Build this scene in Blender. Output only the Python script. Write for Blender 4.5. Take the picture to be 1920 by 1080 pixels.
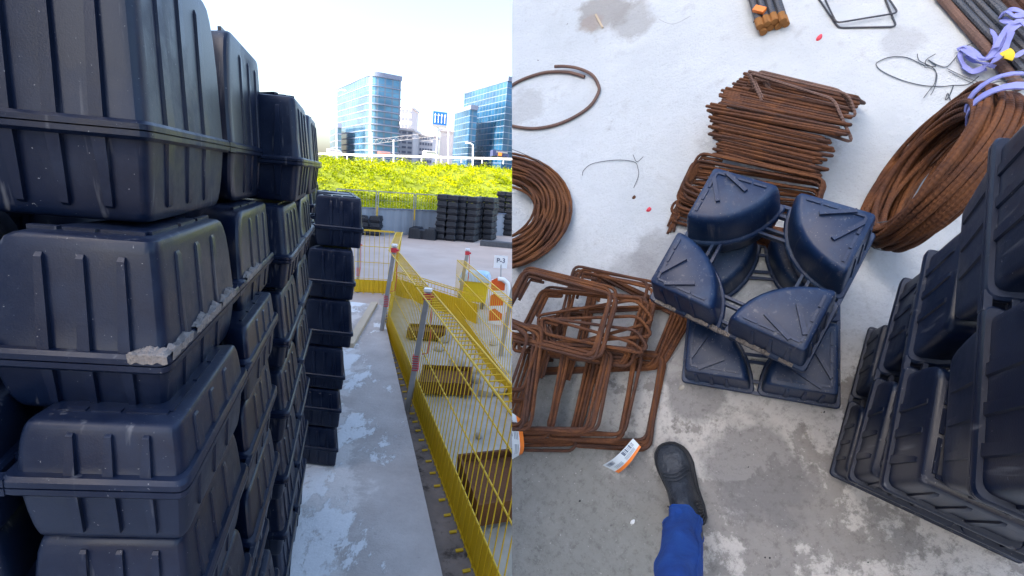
import bpy, bmesh, math, random
from mathutils import Vector as V, Matrix, noise
R = math.radians
rnd = random.Random(7)
S = bpy.context.scene
COL = S.collection
for o in list(bpy.data.objects): bpy.data.objects.remove(o)

# ------------------------------------------------------------------ camera
F = 900.0            # focal length in pixels of the 1920 px wide frame
CAMH = 1.6
gv = V((-.0875, 1, 194.2/F)).normalized()      # plumb line seen by the camera (x right, y down, z forward)
Zc = -gv
Yc = (V((0,0,1)) - Zc*Zc.z).normalized()
Xc = Yc.cross(Zc)
def c2w(v): v = V(v); return V((v.dot(Xc), v.dot(Yc), v.dot(Zc)))
CP = V((0,0,CAMH))
cam = bpy.data.cameras.new('camera'); co = bpy.data.objects.new('camera', cam); COL.objects.link(co)
rx, ry, rz = c2w((1,0,0)), c2w((0,-1,0)), c2w((0,0,-1))
co.matrix_world = Matrix(((rx.x,ry.x,rz.x,CP.x),(rx.y,ry.y,rz.y,CP.y),(rx.z,ry.z,rz.z,CP.z),(0,0,0,1)))
cam.sensor_width = 36; cam.lens = 36*F/1920; cam.clip_start = .05; cam.clip_end = 3000
S.camera = co
# ------------------------------------------------------------------ sky, sun, exposure
SUN = V((-.8,-.45,.55)).normalized()
w = bpy.data.worlds.new('World'); S.world = w; w.use_nodes = True
nt = w.node_tree; sk = nt.nodes.new('ShaderNodeTexSky'); sk.sky_type = 'NISHITA'; sk.sun_disc = False
sk.sun_elevation = math.asin(SUN.z); sk.sun_rotation = math.atan2(SUN.x, SUN.y); sk.air_density = 1.0; sk.dust_density = 4.0; sk.ozone_density = 1.6
nt.links.new(sk.outputs[0], nt.nodes['Background'].inputs[0]); nt.nodes['Background'].inputs[1].default_value = .15
sl = bpy.data.lights.new('sun', 'SUN'); sl.energy = 3.0; sl.angle = R(.5); sl.color = (1,.95,.86)
so = bpy.data.objects.new('sun', sl); COL.objects.link(so); so.rotation_euler = SUN.to_track_quat('Z','Y').to_euler()
S.view_settings.view_transform = 'Standard'; S.view_settings.look = 'None'; S.view_settings.gamma = 1
S.view_settings.exposure = 2.1
try: S.cycles.max_bounces = 6
except Exception: pass

# ------------------------------------------------------------------ frames
LF = Matrix.Identity(4)
gR = V((440,360,F)).normalized(); HR = 1.5
ZR = -gR; YR = (V((0,0,1)) - ZR*ZR.z).normalized(); XR = YR.cross(ZR)
XRw, YRw, ZRw = c2w(XR), c2w(YR), c2w(ZR)
foot = CP + c2w(gR)*HR
RF = Matrix(((XRw.x,YRw.x,ZRw.x,foot.x),(XRw.y,YRw.y,ZRw.y,foot.y),(XRw.z,YRw.z,ZRw.z,foot.z),(0,0,0,1)))
def ray(px,py): return V((px-960, py-540, F))
def LG(px,py,z=0.0):
    r = c2w(ray(px,py)); return CP + r*((z-CAMH)/r.z)
def LD(px,py,d): return CP + c2w(ray(px,py))*(d/F)
def RG(px,py,h=0.0):
    r = ray(px,py); t = (HR-h)/r.dot(gR); p = r*t
    return V((p.dot(XR), p.dot(YR), h))
# ------------------------------------------------------------------ mesh builder
class MB:
    def __init__(s): s.v=[]; s.f=[]; s.uv={}
    def add(s, vs, fs):
        b=len(s.v); s.v += [V(p) for p in vs]; s.f += [tuple(i+b for i in f) for f in fs]; return b
    def box(s, c, sx, sy, sz, ax=None):
        a = ax or (V((1,0,0)),V((0,1,0)),V((0,0,1)))
        c = V(c); vs=[]
        for k in (-.5,.5):
            for j in (-.5,.5):
                for i in (-.5,.5): vs.append(c+a[0]*sx*i+a[1]*sy*j+a[2]*sz*k)
        s.add(vs, [(0,2,3,1),(4,5,7,6),(0,1,5,4),(2,6,7,3),(0,4,6,2),(1,3,7,5)])
    def bar(s, p, q, wd, ht, up=V((0,0,1))):
        p=V(p); q=V(q); d=(q-p); L=d.length; d.normalize()
        sd=d.cross(up)
        if sd.length<1e-4: sd=d.cross(V((1,0,0)))
        sd.normalize(); u=sd.cross(d)
        s.box((p+q)/2, L, wd, ht, (d,sd,u))
    def tube(s, pts, r, n=6, closed=False, cap=True):
        pts=[V(p) for p in pts]; N=len(pts)
        if N<2: return
        base=len(s.v); prev=None; L=0
        for i,p in enumerate(pts):
            if closed: t=(pts[(i+1)%N]-pts[i-1])
            else: t=pts[min(i+1,N-1)]-pts[max(i-1,0)]
            if t.length<1e-9: t=V((1,0,0))
            t.normalize()
            if prev is None:
                prev=t.orthogonal().normalized()
            nrm=(prev-t*prev.dot(t))
            if nrm.length<1e-5: nrm=t.orthogonal()
            nrm.normalize(); prev=nrm; b=t.cross(nrm)
            rr = r[i] if isinstance(r,(list,tuple)) else r
            if i: L+=(pts[i]-pts[i-1]).length
            for k in range(n):
                a=2*math.pi*k/n
                s.v.append(p+nrm*math.cos(a)*rr+b*math.sin(a)*rr)
        m = N if closed else N-1
        Ls=[0]
        for i in range(m): Ls.append(Ls[-1]+(pts[(i+1)%N]-pts[i]).length)
        for i in range(m):
            for k in range(n):
                a=base+i*n+k; b2=base+i*n+(k+1)%n; c=base+((i+1)%N)*n+(k+1)%n; d=base+((i+1)%N)*n+k
                s.uv[len(s.f)]=[(k/n,Ls[i]),((k+1)/n,Ls[i]),((k+1)/n,Ls[i+1]),(k/n,Ls[i+1])]
                s.f.append((a,b2,c,d))
        if cap and not closed:
            s.f.append(tuple(base+k for k in range(n))[::-1]); s.f.append(tuple(base+(N-1)*n+k for k in range(n)))
    def loft(s, rings, cap0=True, cap1=True, closed=True):
        n=len(rings[0]); base=len(s.v)
        for r_ in rings: s.v += [V(p) for p in r_]
        for i in range(len(rings)-1):
            for k in range(n if closed else n-1):
                s.f.append((base+i*n+k, base+i*n+(k+1)%n, base+(i+1)*n+(k+1)%n, base+(i+1)*n+k))
        if cap0: s.f.append(tuple(base+k for k in range(n))[::-1])
        if cap1: s.f.append(tuple(base+(len(rings)-1)*n+k for k in range(n)))
    def quad(s,a,b,c,d): s.add([a,b,c,d],[(0,1,2,3)])
    def prism(s, poly, z0, z1):
        s.loft([[V((p[0],p[1],z0)) for p in poly],[V((p[0],p[1],z1)) for p in poly]])
    def mesh(s, name, org, fixn=True, sharp=35):
        me=bpy.data.meshes.new(name); o=V(org)
        me.from_pydata([tuple(p-o) for p in s.v],[],s.f)
        if s.uv:
            ul=me.uv_layers.new(name='UVMap')
            for fi,u in s.uv.items():
                p=me.polygons[fi]
                for j,li in enumerate(p.loop_indices): ul.data[li].uv=u[j]
        if fixn:
            bm=bmesh.new(); bm.from_mesh(me); bmesh.ops.recalc_face_normals(bm,faces=bm.faces); bm.to_mesh(me); bm.free()
        me.shade_smooth(); me.set_sharp_from_angle(angle=R(sharp))
        return me
def obj(name, mb, mat, parent=None, frame=LF, org=(0,0,0), fixn=True, sharp=35):
    me = mb.mesh(name, org, fixn, sharp) if isinstance(mb,MB) else mb
    if mat and not me.materials: me.materials.append(mat)
    o=bpy.data.objects.new(name, me); COL.objects.link(o)
    if parent: o.parent=parent
    else: o.matrix_world = frame @ Matrix.Translation(V(org))
    return o
def tag(o, label, cat, group=None):
    o['label']=label; o['category']=cat
    if group: o['group']=group
    return o
def thing(name, label, cat, frame=LF, org=(0,0,0), group=None):
    o=bpy.data.objects.new(name,None); o.empty_display_size=.1; COL.objects.link(o)
    o.matrix_world = frame @ Matrix.Translation(V(org)); return tag(o,label,cat,group)
def kind(o,k): o['kind']=k; return o
def seam_cut(o, side):
    """cut an object where the yard ends against the tilted slab (vertical plane through the slab's edge)"""
    bpy.context.view_layer.update()
    n = c2w((1,0,0)) * side
    mi = o.matrix_world.inverted(); p = mi @ CP; nn = (mi.to_3x3() @ n).normalized()
    bm=bmesh.new(); bm.from_mesh(o.data)
    r=bmesh.ops.bisect_plane(bm, geom=bm.verts[:]+bm.edges[:]+bm.faces[:], plane_co=p, plane_no=nn, clear_inner=True)
    eds=[e for e in r['geom_cut'] if isinstance(e,bmesh.types.BMEdge)]
    try: bmesh.ops.holes_fill(bm, edges=eds, sides=12)
    except Exception: pass
    bm.to_mesh(o.data); bm.free(); o.data.set_sharp_from_angle(angle=R(35))
# ------------------------------------------------------------------ materials
def mat(name, base, rough=.6, metal=0, noise_amt=.15, scale=8, col2=None, col2_scale=3, col2_lo=.45, col2_hi=.6, bump=.0, bump_scale=60, spec=.5, stretch=None, detail=6, rough2=None):
    m=bpy.data.materials.new(name); m.use_nodes=True; t=m.node_tree; b=t.nodes['Principled BSDF']
    tc=t.nodes.new('ShaderNodeTexCoord'); mp=t.nodes.new('ShaderNodeMapping'); t.links.new(tc.outputs['Object'],mp.inputs[0])
    if stretch: mp.inputs['Scale'].default_value=stretch
    n1=t.nodes.new('ShaderNodeTexNoise'); n1.inputs['Scale'].default_value=scale; n1.inputs['Detail'].default_value=detail; t.links.new(mp.outputs[0],n1.inputs['Vector'])
    mx=t.nodes.new('ShaderNodeMix'); mx.data_type='RGBA'
    mx.inputs[6].default_value=[c*(1-noise_amt) for c in base[:3]]+[1]; mx.inputs[7].default_value=[min(1,c*(1+noise_amt)) for c in base[:3]]+[1]
    t.links.new(n1.outputs['Fac'],mx.inputs[0]); out=mx.outputs[2]
    b.inputs['Roughness'].default_value=rough
    if col2:
        n2=t.nodes.new('ShaderNodeTexNoise'); n2.inputs['Scale'].default_value=col2_scale; n2.inputs['Detail'].default_value=10; n2.inputs['Roughness'].default_value=.72; t.links.new(mp.outputs[0],n2.inputs['Vector'])
        rp=t.nodes.new('ShaderNodeMapRange'); rp.inputs['From Min'].default_value=col2_lo; rp.inputs['From Max'].default_value=col2_hi; t.links.new(n2.outputs['Fac'],rp.inputs[0])
        m2=t.nodes.new('ShaderNodeMix'); m2.data_type='RGBA'; t.links.new(rp.outputs[0],m2.inputs[0]); t.links.new(out,m2.inputs[6]); m2.inputs[7].default_value=list(col2[:3])+[1]; out=m2.outputs[2]
        if rough2 is not None:
            r3=t.nodes.new('ShaderNodeMapRange'); r3.inputs['To Min'].default_value=rough; r3.inputs['To Max'].default_value=rough2; t.links.new(rp.outputs[0],r3.inputs[0]); t.links.new(r3.outputs[0],b.inputs['Roughness'])
    t.links.new(out,b.inputs['Base Color'])
    b.inputs['Metallic'].default_value=metal; b.inputs['Specular IOR Level'].default_value=spec
    if bump:
        n3=t.nodes.new('ShaderNodeTexNoise'); n3.inputs['Scale'].default_value=bump_scale; n3.inputs['Detail'].default_value=5; t.links.new(tc.outputs['Object'],n3.inputs['Vector'])
        bp=t.nodes.new('ShaderNodeBump'); bp.inputs['Strength'].default_value=bump; bp.inputs['Distance'].default_value=.01; t.links.new(n3.outputs['Fac'],bp.inputs['Height']); t.links.new(bp.outputs[0],b.inputs['Normal'])
    return m
def plastic(name, base, rough, dust, lo, hi, speck=.71):
    m=mat(name, base, rough, spec=.38, noise_amt=.35, scale=5, col2=dust, col2_scale=4.5, col2_lo=lo, col2_hi=hi, bump=.05, bump_scale=500, rough2=.75)
    t=m.node_tree; b=t.nodes['Principled BSDF']; tc=[n for n in t.nodes if n.bl_idname=='ShaderNodeTexCoord'][0]
    # fine specks of dried mortar and pale scuffs
    n=t.nodes.new('ShaderNodeTexNoise'); n.inputs['Scale'].default_value=260; n.inputs['Detail'].default_value=2; t.links.new(tc.outputs['Object'],n.inputs['Vector'])
    r=t.nodes.new('ShaderNodeMapRange'); r.inputs['From Min'].default_value=speck; r.inputs['From Max'].default_value=speck+.03; t.links.new(n.outputs['Fac'],r.inputs[0])
    mp=t.nodes.new('ShaderNodeMapping'); mp.inputs['Scale'].default_value=(1,1,.06); mp.inputs['Rotation'].default_value=(.1,.05,0); t.links.new(tc.outputs['Object'],mp.inputs[0])
    n2=t.nodes.new('ShaderNodeTexNoise'); n2.inputs['Scale'].default_value=70; n2.inputs['Detail'].default_value=3; t.links.new(mp.outputs[0],n2.inputs['Vector'])
    r2=t.nodes.new('ShaderNodeMapRange'); r2.inputs['From Min'].default_value=.64; r2.inputs['From Max'].default_value=.74; r2.inputs['To Max'].default_value=.4; t.links.new(n2.outputs['Fac'],r2.inputs[0])
    ad=t.nodes.new('ShaderNodeMath'); ad.operation='MAXIMUM'; t.links.new(r.outputs[0],ad.inputs[0]); t.links.new(r2.outputs[0],ad.inputs[1])
    mx=t.nodes.new('ShaderNodeMix'); mx.data_type='RGBA'; src=b.inputs['Base Color'].links[0].from_socket
    t.links.new(ad.outputs[0],mx.inputs[0]); t.links.new(src,mx.inputs[6]); mx.inputs[7].default_value=(.2,.2,.21,1); t.links.new(mx.outputs[2],b.inputs['Base Color'])
    return m
M={}
M['plastic']=plastic('black_plastic',(.003,.008,.026),.34,(.018,.030,.062),.50,.82,.73)
M['plastic_dusty']=plastic('dusty_black_plastic',(.007,.022,.068),.36,(.045,.085,.16),.48,.75,.69)
M['plastic_far']=mat('far_black_plastic',(.006,.009,.018),.5,noise_amt=.3)
M['mortar']=mat('dried_mortar',(.24,.21,.19),.9,noise_amt=.35,scale=60,bump=.6,bump_scale=150)
M['strip']=mat('strip_concrete',(.40,.355,.335),.85,noise_amt=.18,scale=14,col2=(.70,.68,.66),col2_scale=2.3,col2_lo=.50,col2_hi=.55,bump=.35,bump_scale=45)
M['dirt']=mat('dirt',(.22,.185,.165),.95,noise_amt=.45,scale=9,col2=(.06,.05,.045),col2_scale=7,col2_lo=.56,col2_hi=.66,bump=.8,bump_scale=35)
M['yard']=mat('yard_concrete',(.47,.375,.32),.9,noise_amt=.2,scale=1.2,col2=(.55,.47,.42),col2_scale=.5,col2_lo=.45,col2_hi=.7,bump=.2,bump_scale=20)
M['rock']=mat('broken_concrete',(.40,.375,.33),.95,noise_amt=.3,scale=8,bump=.8,bump_scale=25)
M['yellow']=mat('yellow_plastic_coat',(.62,.40,.008),.5,noise_amt=.12,scale=4,col2=(.42,.27,.03),col2_scale=5,col2_lo=.6,col2_hi=.8)
M['yellow_bright']=mat('bright_yellow',(.72,.53,.01),.45,noise_amt=.08)
M['galv']=mat('galvanised_steel',(.33,.33,.34),.45,metal=.3,noise_amt=.2,scale=20)
M['red']=mat('red_plastic',(.55,.04,.06),.45,noise_amt=.1)
M['rustplate']=mat('rusty_plate',(.13,.048,.012),.9,noise_amt=.5,scale=5,col2=(.05,.02,.01),col2_scale=4,col2_lo=.5,col2_hi=.7,bump=.4,bump_scale=60)
M['white']=mat('white_paint',(.75,.77,.8),.5,noise_amt=.05)
M['signblue']=mat('sign_blue',(.01,.12,.5),.4,noise_amt=.05)
M['navy']=mat('navy_lettering',(.02,.03,.1),.5)
M['wood']=mat('pine_timber',(.52,.42,.30),.8,noise_amt=.2,scale=6,stretch=(1,1,8))
M['hoard']=mat('grey_hoarding_sheet',(.30,.34,.40),.5,noise_amt=.08,scale=1.5)
M['palewood']=mat('pallet_wood',(.50,.45,.33),.85,noise_amt=.2)
M['lightblue']=mat('light_blue_plastic',(.35,.55,.75),.4)
M['orange']=mat('orange_print',(.85,.22,.03),.5,noise_amt=.05)
M['reflred']=mat('orange_red_stripe',(.65,.10,.02),.4,noise_amt=.1)
M['darkmetal']=mat('dark_steel',(.10,.11,.12),.45,metal=.6,noise_amt=.3,scale=30)
M['purple']=mat('lilac_webbing',(.27,.29,.66),.75,noise_amt=.25,scale=30)
M['tagwhite']=mat('tag_paper',(.62,.70,.76),.5,noise_amt=.04)
M['tagink']=mat('tag_ink',(.10,.14,.22),.6)
M['redbit']=mat('red_scrap',(.7,.05,.08),.5)
M['boot']=mat('black_leather',(.022,.028,.04),.45,noise_amt=.4,scale=14,col2=(.075,.09,.11),col2_scale=9,col2_lo=.5,col2_hi=.75,bump=.5,bump_scale=120,rough2=.7)
M['sole']=mat('boot_rubber',(.014,.016,.022),.7,noise_amt=.3)
M['jeans']=mat('blue_denim',(.008,.055,.27),.9,noise_amt=.45,scale=30,col2=(.02,.11,.42),col2_scale=3,col2_lo=.45,col2_hi=.7,bump=.5,bump_scale=700)
def rebar(name, base, col2, rough=.85, pitch=110, metal=0, strength=.8):
    m=mat(name, base, rough, metal=metal, noise_amt=.4, scale=25, col2=col2, col2_scale=11, col2_lo=.42, col2_hi=.62)
    t=m.node_tree; b=t.nodes['Principled BSDF']; uv=t.nodes.new('ShaderNodeUVMap')
    sp=t.nodes.new('ShaderNodeSeparateXYZ'); t.links.new(uv.outputs[0],sp.inputs[0])
    a=t.nodes.new('ShaderNodeMath'); a.operation='MULTIPLY'; a.inputs[1].default_value=pitch; t.links.new(sp.outputs[1],a.inputs[0])
    d=t.nodes.new('ShaderNodeMath'); d.operation='ADD'; t.links.new(a.outputs[0],d.inputs[0]); t.links.new(sp.outputs[0],d.inputs[1])
    f=t.nodes.new('ShaderNodeMath'); f.operation='PINGPONG'; f.inputs[1].default_value=.5; t.links.new(d.outputs[0],f.inputs[0])
    bp=t.nodes.new('ShaderNodeBump'); bp.inputs['Strength'].default_value=strength; bp.inputs['Distance'].default_value=.003
    t.links.new(f.outputs[0],bp.inputs['Height']); t.links.new(bp.outputs[0],b.inputs['Normal'])
    return m
M['rebar']=rebar('rusty_rebar',(.085,.030,.013),(.165,.058,.016),pitch=95,strength=.55)
M['rebar_dark']=rebar('dark_rusty_rebar',(.060,.027,.018),(.11,.042,.020),pitch=95,strength=.5)
M['rebar_grey']=rebar('grey_rebar',(.075,.085,.105),(.085,.08,.085),pitch=120,rough=.6,metal=.3)
M['rebar_old']=rebar('brown_grey_rebar',(.14,.085,.07),(.19,.11,.085),pitch=110)
M['rustend']=mat('sawn_rusty_end',(.30,.13,.035),.9,noise_amt=.4,scale=40)

def slab_material():
    """pale screeded concrete, dirtier with wet patches towards the near end"""
    m=bpy.data.materials.new('pale_slab_concrete'); m.use_nodes=True; t=m.node_tree; b=t.nodes['Principled BSDF']; L=t.links.new
    tc=t.nodes.new('ShaderNodeTexCoord')
    def nz(sc,det=8,rg=.6,src=None):
        n=t.nodes.new('ShaderNodeTexNoise'); n.inputs['Scale'].default_value=sc; n.inputs['Detail'].default_value=det; n.inputs['Roughness'].default_value=rg
        L(src or tc.outputs['Object'],n.inputs['Vector']); return n.outputs['Fac']
    def rng(i,a,c,lo=0,hi=1):
        r=t.nodes.new('ShaderNodeMapRange'); r.inputs['From Min'].default_value=a; r.inputs['From Max'].default_value=c; r.inputs['To Min'].default_value=lo; r.inputs['To Max'].default_value=hi
        L(i,r.inputs[0]); return r.outputs[0]
    def mix(f,a,c):
        x=t.nodes.new('ShaderNodeMix'); x.data_type='RGBA'; L(f,x.inputs[0])
        for i,k in ((6,a),(7,c)):
            if isinstance(k,tuple): x.inputs[i].default_value=k+(1,)
            else: L(k,x.inputs[i])
        return x.outputs[2]
    def mth(op,a,c):
        x=t.nodes.new('ShaderNodeMath'); x.operation=op
        for i,k in ((0,a),(1,c)):
            if isinstance(k,(int,float)): x.inputs[i].default_value=k
            else: L(k,x.inputs[i])
        return x.outputs[0]
    def axis(p0,p1):      # 0 at p0, 1 at p1 along the slab (object coordinates)
        d=p1-p0; l2=d.length_squared; vm=t.nodes.new('ShaderNodeVectorMath'); vm.operation='DOT_PRODUCT'; L(tc.outputs['Object'],vm.inputs[0]); vm.inputs[1].default_value=d/l2
        return mth('SUBTRACT',vm.outputs['Value'],p0.dot(d)/l2)
    pale=mix(rng(nz(2.2,9,.7),.35,.65),(.55,.585,.61),(.66,.69,.715))
    grime=mix(nz(26,6),(.25,.235,.22),(.36,.34,.325))
    clean=mix(nz(40,4),(.50,.465,.435),(.62,.595,.57))
    # worn zone near the feet: grey film broken into flaky patches
    n1=nz(4.2,14,.72)
    ax=axis(RG(1400,560),RG(1330,1000))
    wear=mth('ADD',n1,rng(ax,-.5,.9,-.28,.06))
    wear=rng(wear,.50,.535)
    c=mix(wear,mix(rng(ax,-.3,.7),pale,clean),grime)
    # solid grimy corner at lower left of the worn zone
    ax2=axis(RG(1420,800),RG(1080,960)); n2=nz(5,10,.6)
    z2=rng(mth('ADD',mth('MULTIPLY',n2,.9),ax2),.85,1.2)
    z2=mth('MULTIPLY',z2,rng(ax,.35,.62))
    c=mix(z2,c,mix(nz(14,8,.7),(.21,.215,.20),(.33,.33,.315)))
    # greenish clean area bottom right
    # rough mineral speckle scattered in the middle
    sp=rng(nz(70,4,.7),.60,.70,0,.5); c=mix(mth('MULTIPLY',sp,rng(n1,.40,.6)),c,(.30,.29,.29))
    c=mix(rng(nz(9,10,.75),.56,.68,0,.35),c,(.36,.355,.36))
    dk=rng(nz(24,2),.755,.775,0,.75); c=mix(dk,c,(.13,.13,.135))
    # brown mineral stain at the far side
    def blob(px,py,rad,col,amt,c):
        p=RG(px,py); vm=t.nodes.new('ShaderNodeVectorMath'); vm.operation='DISTANCE'; L(tc.outputs['Object'],vm.inputs[0]); vm.inputs[1].default_value=p
        d=mth('ADD',vm.outputs['Value'],mth('MULTIPLY',mth('SUBTRACT',nz(9,8,.65),.5),rad*1.9))
        return mix(rng(d,rad*.75,rad*1.1,amt,0),c,col)
    c=blob(1130,25,.12,(.31,.29,.27),.75,c); c=blob(1185,40,.10,(.34,.33,.32),.6,c); c=blob(1108,45,.05,(.36,.27,.22),.4,c)
    c=blob(985,200,.10,(.33,.32,.31),.35,c); c=blob(1690,82,.06,(.38,.39,.41),.45,c)
    c=blob(1245,480,.11,(.30,.30,.31),.6,c); c=blob(1180,520,.10,(.31,.31,.32),.5,c)
    c=blob(1420,880,.14,(.20,.195,.20),.7,c); c=blob(1300,740,.08,(.20,.195,.20),.7,c)
    c=blob(1240,650,.12,(.25,.245,.25),.6,c)
    c=mix(mth('MULTIPLY',rng(nz(42,8,.8),.50,.64,0,.6),rng(ax,-.35,.6)),c,(.14,.135,.13))
    c=mix(mth('MULTIPLY',rng(nz(15,12,.85),.57,.63,0,.6),rng(ax2,.1,.7)),c,(.11,.11,.105))
    c=mix(mth('MULTIPLY',rng(nz(130,3,.6),.66,.72,0,.7),rng(ax,-.2,.5)),c,(.6,.58,.56))
    L(c,b.inputs['Base Color']); b.inputs['Roughness'].default_value=.9; b.inputs['Specular IOR Level'].default_value=.25
    bp=t.nodes.new('ShaderNodeBump'); bp.inputs['Strength'].default_value=.7; bp.inputs['Distance'].default_value=.012
    L(mth('ADD',nz(60,8,.8),mth('MULTIPLY',n1,2)),bp.inputs['Height']); L(bp.outputs[0],b.inputs['Normal'])
    return m
M['slab']=slab_material()
def strip_material():
    m=bpy.data.materials.new('strip_concrete'); m.use_nodes=True; t=m.node_tree; b=t.nodes['Principled BSDF']; L=t.links.new
    tc=t.nodes.new('ShaderNodeTexCoord')
    def nz(sc,det=8,rg=.6,st=None):
        n=t.nodes.new('ShaderNodeTexNoise'); n.inputs['Scale'].default_value=sc; n.inputs['Detail'].default_value=det; n.inputs['Roughness'].default_value=rg
        if st:
            mp=t.nodes.new('ShaderNodeMapping'); mp.inputs['Scale'].default_value=st; mp.inputs['Rotation'].default_value=(0,0,-.33); L(tc.outputs['Object'],mp.inputs[0]); L(mp.outputs[0],n.inputs['Vector'])
        else: L(tc.outputs['Object'],n.inputs['Vector'])
        return n.outputs['Fac']
    def rng(i,a,c,lo=0,hi=1):
        r=t.nodes.new('ShaderNodeMapRange'); r.inputs['From Min'].default_value=a; r.inputs['From Max'].default_value=c; r.inputs['To Min'].default_value=lo; r.inputs['To Max'].default_value=hi; L(i,r.inputs[0]); return r.outputs[0]
    def mix(f,a,c):
        x=t.nodes.new('ShaderNodeMix'); x.data_type='RGBA'; L(f,x.inputs[0])
        for i,k in ((6,a),(7,c)):
            if isinstance(k,tuple): x.inputs[i].default_value=k+(1,)
            else: L(k,x.inputs[i])
        return x.outputs[2]
    def add(a,c):
        x=t.nodes.new('ShaderNodeMath'); L(a,x.inputs[0]); L(c,x.inputs[1]); return x.outputs[0]
    # distance across the strip: 0 under the stacks, 1 at the outer edge
    p0=LG(560,1000); p1=LG(800,1000); d=p1-p0; d.z=0; vm=t.nodes.new('ShaderNodeVectorMath'); vm.operation='DOT_PRODUCT'; L(tc.outputs['Object'],vm.inputs[0])
    nrm_=V((u_dir.y,-u_dir.x,0)); wdt=d.dot(nrm_); vm.inputs[1].default_value=nrm_/wdt
    sub=t.nodes.new('ShaderNodeMath'); sub.operation='SUBTRACT'; L(vm.outputs['Value'],sub.inputs[0]); sub.inputs[1].default_value=p0.dot(nrm_)/wdt; x=sub.outputs[0]
    grey=mix(rng(nz(3,10,.7),.35,.65),(.43,.38,.35),(.56,.51,.475)); coarse=mix(nz(60,6,.8),(.52,.47,.44),(.76,.72,.68))
    c=mix(rng(add(nz(3.0,12,.7),rng(x,0,1,.20,-.25)),.50,.56),grey,coarse)
    f=rng(add(nz(2.1,14,.74,(1,.6,1)),rng(x,.2,1.0,.05,-.07)),.52,.545)
    c=mix(f,c,mix(nz(30,6,.7),(.70,.69,.68),(.82,.81,.80)))
    c=mix(rng(nz(38,6,.8),.62,.70,0,.55),c,(.20,.18,.17)); c=mix(rng(nz(7,12,.8),.60,.66,0,.45),c,(.26,.24,.23))
    L(c,b.inputs['Base Color']); b.inputs['Roughness'].default_value=.9; b.inputs['Specular IOR Level'].default_value=.2
    bp=t.nodes.new('ShaderNodeBump'); bp.inputs['Strength'].default_value=.5; bp.inputs['Distance'].default_value=.012; L(add(nz(45,8,.75),f),bp.inputs['Height']); L(bp.outputs[0],b.inputs['Normal'])
    return m
def glass_mat(name, c1, c2, mull, sx, sz, rough=.12):
    """curtain wall: panes of slightly different tint between thin mullions, from UV"""
    m=bpy.data.materials.new(name); m.use_nodes=True; t=m.node_tree; b=t.nodes['Principled BSDF']; L=t.links.new
    uv=t.nodes.new('ShaderNodeUVMap'); mp=t.nodes.new('ShaderNodeMapping'); mp.inputs['Scale'].default_value=(sx,sz,1); L(uv.outputs[0],mp.inputs[0])
    br=t.nodes.new('ShaderNodeTexBrick'); br.offset=0; br.inputs['Scale'].default_value=1; br.inputs['Mortar Size'].default_value=.06; br.inputs['Brick Width'].default_value=.5; br.inputs['Row Height'].default_value=1
    br.inputs['Color1'].default_value=c1+(1,); br.inputs['Color2'].default_value=c2+(1,); br.inputs['Mortar'].default_value=mull+(1,); L(mp.outputs[0],br.inputs['Vector'])
    n=t.nodes.new('ShaderNodeTexNoise'); n.inputs['Scale'].default_value=.35; n.inputs['Detail'].default_value=4; L(mp.outputs[0],n.inputs['Vector'])
    rr=t.nodes.new('ShaderNodeMapRange'); rr.inputs['From Min'].default_value=.35; rr.inputs['From Max'].default_value=.65; rr.inputs['To Min'].default_value=.55; rr.inputs['To Max'].default_value=1.25; L(n.outputs['Fac'],rr.inputs[0])
    vm=t.nodes.new('ShaderNodeVectorMath'); vm.operation='SCALE'; L(br.outputs['Color'],vm.inputs[0]); L(rr.outputs[0],vm.inputs['Scale']); L(vm.outputs[0],b.inputs['Base Color']); b.inputs['Roughness'].default_value=rough; b.inputs['Metallic'].default_value=.35; b.inputs['Specular IOR Level'].default_value=.8
    return m
M['glassA']=glass_mat('blue_curtain_wall',(.035,.12,.22),(.07,.19,.30),(.10,.14,.20),1,1)
M['glassB']=glass_mat('deep_blue_curtain_wall',(.012,.075,.17),(.03,.12,.24),(.07,.13,.20),1,1)
M['ledge']=mat('slab_edge_metal',(.13,.17,.26),.5)
M['paleconc']=mat('pale_facade',(.62,.60,.62),.8,noise_amt=.05)
M['darkwin']=mat('dark_window',(.18,.20,.25),.2)
M['leaf']=mat('sunlit_leaves',(.20,.26,.001),.9,noise_amt=.5,scale=.8,col2=(.46,.47,.001),col2_scale=.7,col2_lo=.42,col2_hi=.62,spec=.05)
M['bank']=mat('bank_soil_and_grass',(.20,.24,.002),.95,noise_amt=.5,scale=2,bump=.5,bump_scale=4)
M['render']=mat('grey_render_wall',(.5,.5,.52),.9,noise_amt=.05)

u_dir=V((-.3215,.947,0)).normalized()
M['strip']=strip_material()
# ================================================================== SETTING of the yard (left of the slab)
u_dir=V((-.3215,.947,0)).normalized()
mb=MB()
mb.quad((-60,-14,-.1),(6,-14,-.1),(40,60,-.1),(-60,60,-.1))
kind(obj('yard_ground',mb,M['yard']),'structure')
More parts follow.
